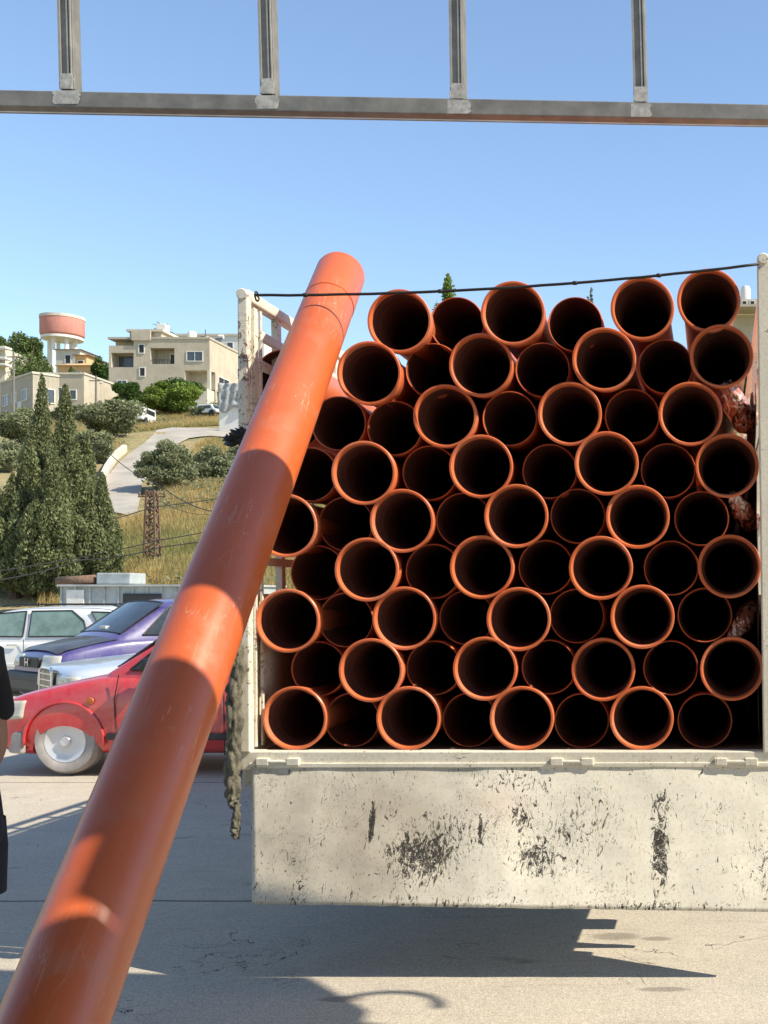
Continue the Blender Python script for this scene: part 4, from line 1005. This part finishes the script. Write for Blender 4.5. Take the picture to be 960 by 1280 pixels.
# wall shell pieces around the recessed balconies
m = MB()
m.box(xa, xb, YB_+1.6, YB_+12, gz, zr)                                 # core
def front(x0, x1, z0, z1): m.box(x0, x1, YB_, YB_+1.597, z0, z1)
front(bx_(167), bx_(188), zf1, zr); front(bx_(218), xb, zf1, zr); front(bx_(188), bx_(218), zf1, bz_(455)); front(bx_(188), bx_(218), bz_(435), zr)
front(xa, bx_(167), zf1, bz_(459)); front(xa, bx_(167), bz_(441), bz_(432)); front(xa, bx_(139), bz_(459)+.0, bz_(441))
front(xa, bx_(231), gz, zf1)
w_h = hp(m, 'wall', M_STONE)
hp(MB().box(bx_(231), xb, YB_+1.45, YB_+1.596, gz, bz_(485)), 'porch_wall', M_DARKOP)
hp(MB().box(bx_(259), bx_(262.5), YB_-.02, YB_+.35, bz_(487), zf1).box(bx_(231), xb-.02, YB_-.6, YB_+1.4, gz-1, bz_(487)), 'porch_column', M_PALE)
hp(MB().box(bx_(160), bx_(200), YB_+.4, YB_+5, zr, bz_(414)), 'roof_room', M_STONE)
hp(MB().box(bx_(157), bx_(203), YB_+.1, YB_+5.3, bz_(414), bz_(411)), 'roof_slab', M_PALE)
hp(MB().box(bx_(165.5), bx_(189), YB_-.25, YB_-.003, bz_(426), bz_(413.5)), 'stair_tower_top', M_STONE)
hp(MB().box(xa-.1, xb+.1, YB_-.1, YB_+12.1, zr, zr+.25), 'parapet', M_STONE2)
hp(MB().box(xb+.003, xb+2.5, YB_+2, YB_+13, bz_(486), bz_(483)), 'terrace', M_PALE)
hp(MB().box(bx_(190), bx_(202), YB_+1, YB_+2.2, bz_(411), bz_(402)), 'roof_tank', M_WHITEC, bevel=.1)
for (x0, x1, y0, y1, d) in ((174, 180, 431, 441, True), (175, 181, 460, 470, True), (234, 253, 440, 451, False), (147, 158, 476, 487, False)):
    window(hb, bx_(x0), bx_(x1), bz_(y1), bz_(y0), YB_-(.0 if y0 != 431 else .0), HO, dark=d)
window(hb, bx_(189), bx_(217), bz_(455), bz_(437), YB_+1.6, HO, dark=False, mat=M_STONE2, frame=False); window(hb, bx_(206), bx_(213), bz_(458), bz_(440), YB_+1.55, HO, dark=True)
window(hb, bx_(140), bx_(158), bz_(458), bz_(442), YB_+1.6, HO, frame=False)
window(hb, YB_+8, YB_+9.2, bz_(455), bz_(444), xb, HO, nrm='x', dark=True); window(hb, YB_+2.5, YB_+5.5, bz_(484), bz_(466), xb, HO, nrm='x', dark=True)
rl = MB()
for px_ in (205, 222, 240, 250): rl.box(bx_(px_), bx_(px_)+.03, YB_+4, YB_+4.03, zr, bz_(415))
rl.tube([(bx_(243), YB_+3, zr), (bx_(243), YB_+3, bz_(405))], .05, 6); rl.tube([(bx_(238), YB_+3, bz_(414)), (bx_(248), YB_+3, bz_(416))], .05, 6); rl.lathe([(.0001, .0), (.45, .12)], 14, (bx_(240), YB_+3, bz_(418)), (.5, -1, .5))
hp(rl, 'antenna', M_DKSTEEL)
for px_, dy in ((226, 3), (232, 6), (212, 7)): hp(MB().lathe([(.001, 0), (.55, 0), (.55, 1.1), (.4, 1.35), (.001, 1.4)], 18, (bx_(px_), YB_+dy, zr+.25)), 'roof_tank', M_WHITEC, smooth=True, autos=40)
hp(MB().add([(bx_(246), YB_+4, zr+.3), (bx_(256), YB_+4, zr+.3), (bx_(256), YB_+5.2, zr+1.3), (bx_(246), YB_+5.2, zr+1.3)], [(0, 1, 2, 3)]), 'solar_panel', M_DARKGL)
hp(MB().tube([(bx_(250), YB_+5.3, zr+1.5), (bx_(256), YB_+5.3, zr+1.5)], .25, 10), 'water_heater', M_WHITEC)
bal = MB()
for k in range(9): bal.box(bx_(188.5)+.33*k, bx_(188.5)+.33*k+.03, YB_+.05, YB_+.08, bz_(455), bz_(450))
bal.box(bx_(188), bx_(218), YB_+.04, YB_+.09, bz_(450), bz_(449.5)); hp(bal, 'balcony_railing', M_DKSTEEL)
# white house behind it
h2 = thing('white_house', 'long low white house on the skyline behind the two storey house', 'house', (bx_(290), 168, H(bx_(290), 168))); O2 = h2.location
X0, X1 = P(222, 0, 168).x, P(330, 0, 168).x; zz = P(0, 420, 168).z
MB().box(X0, X1, 168, 178, O2.z-3, zz).build('wall', M_WHITEC, h2, off=O2)
MB().box(X0-.2, X1+.2, 167.8, 178.2, zz, zz+.3).build('roof', M_PALE, h2, off=O2)
for q in (235, 262, 284): window(h2, P(q, 0, 168).x, P(q+7, 0, 168).x, zz-2.4, zz-1.0, 168, O2)
# palm behind
pb = at(203, 160); pal = thing('palm_tree', 'palm crown rising behind the roof room', 'palm', pb); tz = P(203, 412, 160).z-pb.z
MB().tube([(0, 0, -1), (0.1, 0, tz)], [.3, .2], 8).build('trunk', M_BARK, pal)
fv = []; rnd = random.Random(4)
fm = MB()
for k in range(34):
    a = rnd.uniform(0, 6.28); el = rnd.uniform(-.2, 1.2); L_ = rnd.uniform(1.4, 2.1); pr = None
    for i in range(7):
        t = i/6; c = Vector((math.cos(a)*math.cos(el)*L_*t, math.sin(a)*math.cos(el)*L_*t, tz+math.sin(el)*L_*t-.9*t*t)); n_ = Vector((-math.sin(a), math.cos(a), 0))*.16*math.sin(math.pi*min(1, t*.85+.12))
        cur = (c-n_-Vector((0, 0, .05)), c, c+n_-Vector((0, 0, .05)))
        if pr: fm.add([*pr, *cur], [(0, 1, 4, 3), (1, 2, 5, 4)])
        pr = cur
fm.build('frond', M_PINE, pal)
# low tan house at left, turned corner-on
hA = thing('low_tan_house', 'low flat roofed tan block house left of the two storey one', 'house', at(41, 124), R(-28)); hA.location.z -= 1.2
zt = P(41, 467, 124).z-hA.location.z
MB().box(-9.5, 0, 0, 7, 0, zt).build('wall', M_STONE2, hA)      # left face runs -x from the near corner
MB().box(-9.6, .1, -.1, 7.1, zt, zt+.22).build('roof', M_PALE, hA)
hA.rotation_euler[2] = R(34)
# after the turn: -y face looks left-front, +x face looks right
hA.rotation_euler[2] = R(-40)
for q, d in ((-2.2, 1), (-5.2, 1), (-7.8, 1)): window(hA, q-.6, q+.6, zt-2.6, zt-1.5, 0, None)
for q in (1.6, 3.8): window(hA, q-.5, q+.5, zt-2.9, zt-1.5, 0, None, nrm='x')
MB().box(-4.2, -3.2, -.05, -.003, 0, zt-2.6).build('door', M_WHITEC, hA)
# right wing seen beside the corner
hA2 = thing('tan_outbuilding', 'tan block wing joined right of the low tan house, two windows', 'house', (P(44, 0, 126).x, 126, at(44, 126).z-1.2)); OA = hA2.location
xq0, xq1 = P(43, 0, 126).x, P(105, 0, 126).x; zq = P(0, 468, 126).z
MB().box(xq0, xq1, 126, 133, OA.z, zq).build('wall', M_STONE, hA2, off=OA)
MB().box(xq0-.1, xq1+.1, 125.9, 133.1, zq, zq+.2).build('roof', M_PALE, hA2, off=OA)
for a, b, c, d in ((67, 77, 485, 503), (88, 95, 488, 499)): window(hA2, P(a, 0, 126).x, P(b, 0, 126).x, P(0, d, 126).z, P(0, c, 126).z, 126, OA)
# apricot houses with pitched roofs
def villa(px0, px1, ytop, ybot, Y, label, mat, roof=M_ORWALL):
    c = at((px0+px1)/2, Y); r = thing('apricot_house', label, 'house', c, 0, 'apricot houses on the skyline'); O = r.location
    a, b = P(px0, 0, Y).x, P(px1, 0, Y).x; zt, zb = P(0, ytop, Y).z, min(P(0, ybot, Y).z, c.z-.5)
    MB().box(a, b, Y, Y+6, zb, zt).build('wall', mat, r, off=O)
    m = MB(); o_ = .4; h = (b-a)*.16
    m.add([(a-o_, Y-o_, zt), (b+o_, Y-o_, zt), (b+o_, Y+6+o_, zt), (a-o_, Y+6+o_, zt), ((a+b)/2-(b-a)*.15, Y+3, zt+h), ((a+b)/2+(b-a)*.15, Y+3, zt+h)], [(0, 1, 5, 4), (1, 2, 5), (2, 3, 4, 5), (3, 0, 4), (3, 2, 1, 0)])
    m.build('roof', roof, r, off=O)
    n = max(1, int((b-a)/3)); 
    for k in range(n):
        x = a+(b-a)*(k+.5)/n; window(r, x-.4, x+.4, zt-2.2, zt-.9, Y, O, dark=True)
villa(70, 100, 437, 470, 185, 'tallest apricot house under the water tower', M_PALE, M_ROOFT)
villa(94, 108, 444, 470, 180, 'narrow apricot house with little arch right of the tallest', M_ORWALL, M_ROOFT)
villa(72, 122, 457, 480, 172, 'wide low apricot house in front of the other two', M_ORWALL)
# white building cut by left edge
eb = thing('balcony_house', 'pale house with balcony slabs cut by the left edge', 'house', at(0, 145)); EO = eb.location
X0, X1 = P(-60, 0, 145).x, P(6, 0, 145).x
MB().box(X0, X1, 145, 152, EO.z-1, P(0, 436, 145).z).build('wall', M_PALE, eb, off=EO)
for yy3 in (438, 451, 459): MB().box(X0-.2, P(15, 0, 145).x, 143.6, 144.997, P(0, yy3, 145).z, P(0, yy3, 145).z+.25).build('balcony_slab', M_WHITEC, eb, off=EO)
# water tower
wt = at(78, 205); tw = thing('water_tower', 'round red water tower with white rim above the apricot houses', 'water tower', wt)
def tz_(py): return P(0, py, 205).z-wt.z
rt = 25/F*205
MB().lathe([(.001, tz_(424)), (rt*.8, tz_(424)), (rt*.98, tz_(420)), (rt, tz_(418)), (rt, tz_(400)), (rt*.99, tz_(399)), (.001, tz_(398))], 48).build('tank', M_TANKR, tw, smooth=True, autos=30)
MB().lathe([(rt*.9, tz_(400)), (rt*1.02, tz_(400)), (rt*1.02, tz_(396.5)), (rt*.9, tz_(396))], 48, closed=True).build('rim', M_PALE, tw, smooth=True, autos=30)
MB().lathe([(.001, tz_(425.5)), (rt*.95, tz_(425)), (rt*.95, tz_(422)), (.001, tz_(422))], 48).build('bottom_ring', M_WHITEC, tw)
for k in range(6):
    a = k*math.pi/3+.3; m = MB(); m.tube([(math.cos(a)*rt*.62, math.sin(a)*rt*.62, -2), (math.cos(a)*rt*.58, math.sin(a)*rt*.58, tz_(424))], .32, 8); m.build('pillar', M_WHITEC, tw)
# building at right behind the load
fb = thing('far_tan_house', 'tan block house glimpsed between the load and right corner post', 'house', at(915, 150)); FO = fb.location
X0, X1 = P(872, 0, 150).x, P(1010, 0, 150).x
MB().box(X0, X1, 150, 158, FO.z-4, P(0, 374, 150).z).build('wall', M_STONE, fb, off=FO)
for q in (928, 938, 912): window(fb, P(q, 0, 150).x, P(q+5, 0, 150).x, P(0, 384, 150).z, P(0, 376.5, 150).z, 150, FO, dark=True)
MB().box(P(905, 0, 148).x, P(980, 0, 148).x, 146, 149.9, P(0, 388, 148).z, P(0, 385, 148).z).build('porch_roof', M_STONE2, fb, off=FO)
MB().lathe([(.001, 0), (.65, 0), (.65, 1.5), (.5, 1.9), (.001, 2)], 24, (P(932, 0, 151).x, 151, P(0, 374, 150).z)).build('roof_tank', M_WHITEC, fb, off=FO, smooth=True, autos=40)
# white site hoarding with cloth near the truck post
hq = G(287, 540); hz = thing('site_hoarding', 'white panel fence beside the hill road, end of it at the truck', 'fence', hq); 
ww = 13/F*hq.y; hh = P(0, 506, hq.y).z-hq.z
MB().box(-ww, ww*3, 0, .2, -.5, hh).build('panel', M_WHITEC, hz)
dr = []
for i in range(25):
    for j in range(13):
        u, t = i/24, j/12; dr.append((-ww*1.0+u*ww*3.6, -.12-.1*math.sin(u*30+t*3)*(1-t*.3)+.15*pn(Vector((u*6, t*5, 2))), hh+1.7-t*(2.1+.25*math.sin(u*11))))
cl = MB().add([(a+hq.x, b+hq.y, c+hq.z) for a, b, c in dr], [(i*13+j, i*13+j+1, (i+1)*13+j+1, (i+1)*13+j) for i in range(24) for j in range(12)]).build('grey_cloth', M_CLOTH, smooth=True)
cl.modifiers.new('s', 'SOLIDIFY').thickness = .03
tag(cl, 'crumpled grey cloth draped over the top of the white panel fence', 'cloth')
# small vehicles on the hill
def small_van(px_, py_, rz, sc, label, mat, nm='white_van'):
    q = G(px_, py_); r = thing(nm, label, 'van' if 'van' in nm else 'car', q+Vector((0, 0, .1)), rz)
    m = MB(); m.add([(x, y, z) for y in (-.85*sc, .85*sc) for x, z in ((-2.1*sc, .3), (-2.15*sc, .95*sc), (-1.7*sc, 1.1*sc), (-1.1*sc, 1.85*sc), (1.9*sc, 1.9*sc), (2.1*sc, 1.0*sc), (2.1*sc, .3))], [tuple(range(7)), tuple(range(13, 6, -1))]+[(i, (i+1) % 7, (i+1) % 7+7, i+7) for i in range(7)])
    m.build('body', mat, r, bevel=.1)
    MB().add([(-1.69*sc-.03, -.72*sc, 1.16*sc), (-1.69*sc-.03, .72*sc, 1.16*sc), (-1.18*sc-.03, .66*sc, 1.76*sc), (-1.18*sc-.03, -.66*sc, 1.76*sc)], [(0, 1, 2, 3)]).build('windshield', M_GLASS, r)
    for s in (-1, 1):
        MB().box(-1.0*sc, 1.5*sc, s*.855*sc, s*.87*sc, 1.15*sc, 1.65*sc).build('side_window', M_GLASS, r)
        for x in (-1.3, 1.3): MB().lathe([(.001, 0), (.33, 0), (.33, .2), (.001, .2)], 20, (x*sc, s*.87*sc-(.1 if s > 0 else .1), .25), (0, 1, 0)).build('wheel', M_TYRE, r)
    return r
small_van(177, 533, R(97), .85, 'small white van parked at the top of the hill road', M_WHITEP)
small_van(262, 522, R(160), .62, 'pale car parked by the porch of the two storey house', M_SILV, 'pale_car')
# utility poles
for px_, y0, y1, Y, lb in ((17, 440, 505, 118, 'slim grey utility pole before the low tan house'), (120, 470, 505, 122, 'short utility pole between the low tan house and the round trees')):
    b = at(px_, Y); r = thing('utility_pole', lb, 'pole', b, 0, 'utility poles on the hill'); h = P(0, y0, Y).z-b.z
    MB().tube([(0, 0, -.3), (0, 0, h)], [.14, .09], 8).build('shaft', M_TUBE, r); MB().bar((-.7, 0, h-.5), (.7, 0, h-.5), .1, .1).build('crossarm', M_TUBE, r)

# ------------------------------------------------------------------ person at the left edge
def skin(name, joints, edges, mat, parent, root=0, sub=2):
    me = bpy.data.meshes.new(name); me.from_pydata([j[0] for j in joints], edges, []); me.update()
    o = bpy.data.objects.new(name, me); COL.objects.link(o)
    o.modifiers.new('skin', 'SKIN')
    if not me.skin_vertices: 
        bm = bmesh.new(); bm.from_mesh(me); bm.verts.layers.skin.verify(); bm.to_mesh(me); bm.free()
    for i, j in enumerate(joints):
        r_ = j[1] if isinstance(j[1], tuple) else (j[1], j[1]); me.skin_vertices[0].data[i].radius = r_; me.skin_vertices[0].data[i].use_root = (i == root)
    s = o.modifiers.new('s', 'SUBSURF'); s.levels = s.render_levels = sub
    dg = bpy.context.evaluated_depsgraph_get(); m2 = bpy.data.meshes.new_from_object(o.evaluated_get(dg)); m2.name = name
    bpy.data.objects.remove(o); o = bpy.data.objects.new(name, m2); COL.objects.link(o)
    m2.materials.clear(); m2.materials.append(mat); o.parent = parent
    for p in m2.polygons: p.use_smooth = True
    return o
pq = P(-66, 0, 3.9); per = thing('person', 'person in black T-shirt and dark shorts cut off by the left edge', 'person', (pq.x, 3.9, 0), R(180))
# faces +x (towards the truck): x forward, y left
J = [((0, 0, .92), (.13, .15)), ((0, 0, 1.08), (.12, .14)), ((.0, 0, 1.26), (.125, .16)), ((-.01, 0, 1.38), (.09, .13)), ((0, 0, 1.47), .05), ((.02, 0, 1.55), .065), ((.03, 0, 1.63), (.09, .075)), ((.02, 0, 1.70), (.075, .065)),
     ((0, -.19, 1.37), .055), ((-.02, -.235, 1.1), .043), ((.08, -.235, .88), .033), ((.12, -.23, .80), (.024, .03)),
     ((0, .19, 1.37), .055), ((-.02, .235, 1.1), .043), ((.08, .235, .88), .033), ((.12, .23, .80), (.024, .03)),
     ((0, -.1, .84), .10), ((.02, -.11, .50), .065), ((-.01, -.11, .1), .042), ((.06, -.12, .045), .038), ((.15, -.13, .03), .03),
     ((0, .1, .84), .10), ((.02, .11, .50), .065), ((-.01, .11, .1), .042), ((.06, .12, .045), .038), ((.15, .13, .03), .03)]
E = [(0, 1), (1, 2), (2, 3), (3, 4), (4, 5), (5, 6), (6, 7), (3, 8), (8, 9), (9, 10), (10, 11), (3, 12), (12, 13), (13, 14), (14, 15), (0, 16), (16, 17), (17, 18), (18, 19), (19, 20), (0, 21), (21, 22), (22, 23), (23, 24), (24, 25)]
# fingers and thumbs
for sgn, wr_ in ((-1, 11), (1, 15)):
    b0 = Vector(J[wr_][0])
    for k, (dx, ln) in enumerate(((-.028, .055), (-.009, .068), (.010, .072), (.028, .064))):
        a = b0+Vector((dx, 0, -.045)); b = a+Vector((.012, -sgn*.004, -ln*.55)); c = b+Vector((.004, -sgn*.016, -ln*.4))
        i = len(J); J += [(tuple(a), .0095), (tuple(b), .0085), (tuple(c), .007)]; E += [(wr_, i), (i, i+1), (i+1, i+2)]
    a = b0+Vector((.035, -sgn*.005, -.015)); b = a+Vector((.018, 0, -.035)); i = len(J); J += [(tuple(a), .011), (tuple(b), .009)]; E += [(wr_, i), (i, i+1)]
body_o = skin('body', J, E, M_SKIN, per)
JS = [((0, 0, .86), (.15, .175)), ((0, 0, 1.05), (.15, .172)), ((0, 0, 1.26), (.145, .18)), ((-.01, 0, 1.39), (.10, .15)), ((-.005, 0, 1.44), .075),
      ((0, -.2, 1.375), .075), ((-.01, -.235, 1.24), .068), ((-.015, -.248, 1.17), .066), ((0, .2, 1.375), .075), ((-.01, .235, 1.24), .068), ((-.015, .248, 1.17), .066)]
skin('tshirt', JS, [(0, 1), (1, 2), (2, 3), (3, 4), (3, 5), (5, 6), (6, 7), (3, 8), (8, 9), (9, 10)], M_SHIRT, per)
sh_ = MB()
def ell(cx, cy, z, rx, ry, n=24): return [(cx+rx*math.cos(2*math.pi*k/n), cy+ry*math.sin(2*math.pi*k/n), z) for k in range(n)]
def loft(mb, rings_):
    n = len(rings_[0]); vv = [v_ for r_ in rings_ for v_ in r_]
    return mb.add(vv, [(i*n+k, i*n+(k+1) % n, (i+1)*n+(k+1) % n, (i+1)*n+k) for i in range(len(rings_)-1) for k in range(n)])
loft(sh_, [ell(0, 0, z, rx, ry) for z, rx, ry in ((1.02, .135, .165), (.92, .145, .185), (.82, .15, .205), (.78, .14, .2))])
for s_y in (-1, 1): loft(sh_, [ell(.01, s_y*.105, z, rx, ry) for z, rx, ry in ((.86, .13, .10), (.76, .135, .112), (.66, .13, .115), (.60, .128, .116), (.595, .115, .105))])
sh_.build('shorts', M_SHORT, per, smooth=True)
skin('hair', [((-.02, 0, 1.69), (.088, .078)), ((-.01, 0, 1.735), (.085, .07)), ((-.055, 0, 1.62), (.05, .06))], [(0, 1), (0, 2)], M_HAIR, per)
fc = MB(); 
fc.lathe([(.0001, .03), (.010, .02), (.014, 0), (.012, -.01)], 10, (.112, 0, 1.615), (1, 0, -.4)); fc.build('nose', M_SKIN, per, smooth=True)
e_ = MB()
for s in (-1, 1): e_.lathe([(.0001, .010), (.007, .008), (.011, 0), (.0001, -.01)], 10, (.106, s*.032, 1.65), (1, 0, 0))
e_.build('eyes', M_HAIR, per, smooth=True)
MB().bar((.112, -.022, 1.575), (.112, .022, 1.575), .01, .008).build('mouth', M_RUST, per, bevel=.003)
ea = MB()
for s in (-1, 1): ea.lathe([(.0001, -.008), (.02, -.006), (.026, .004), (.0001, .006)], 12, (.02, s*.082, 1.635), (0, s, 0))
ea.build('ears', M_SKIN, per, smooth=True)
for s in (-1, 1): MB().box(-.07, .19, s*.12-.045, s*.12+.045, 0.01, .075).build('shoe', M_BLACK, per, bevel=.03)
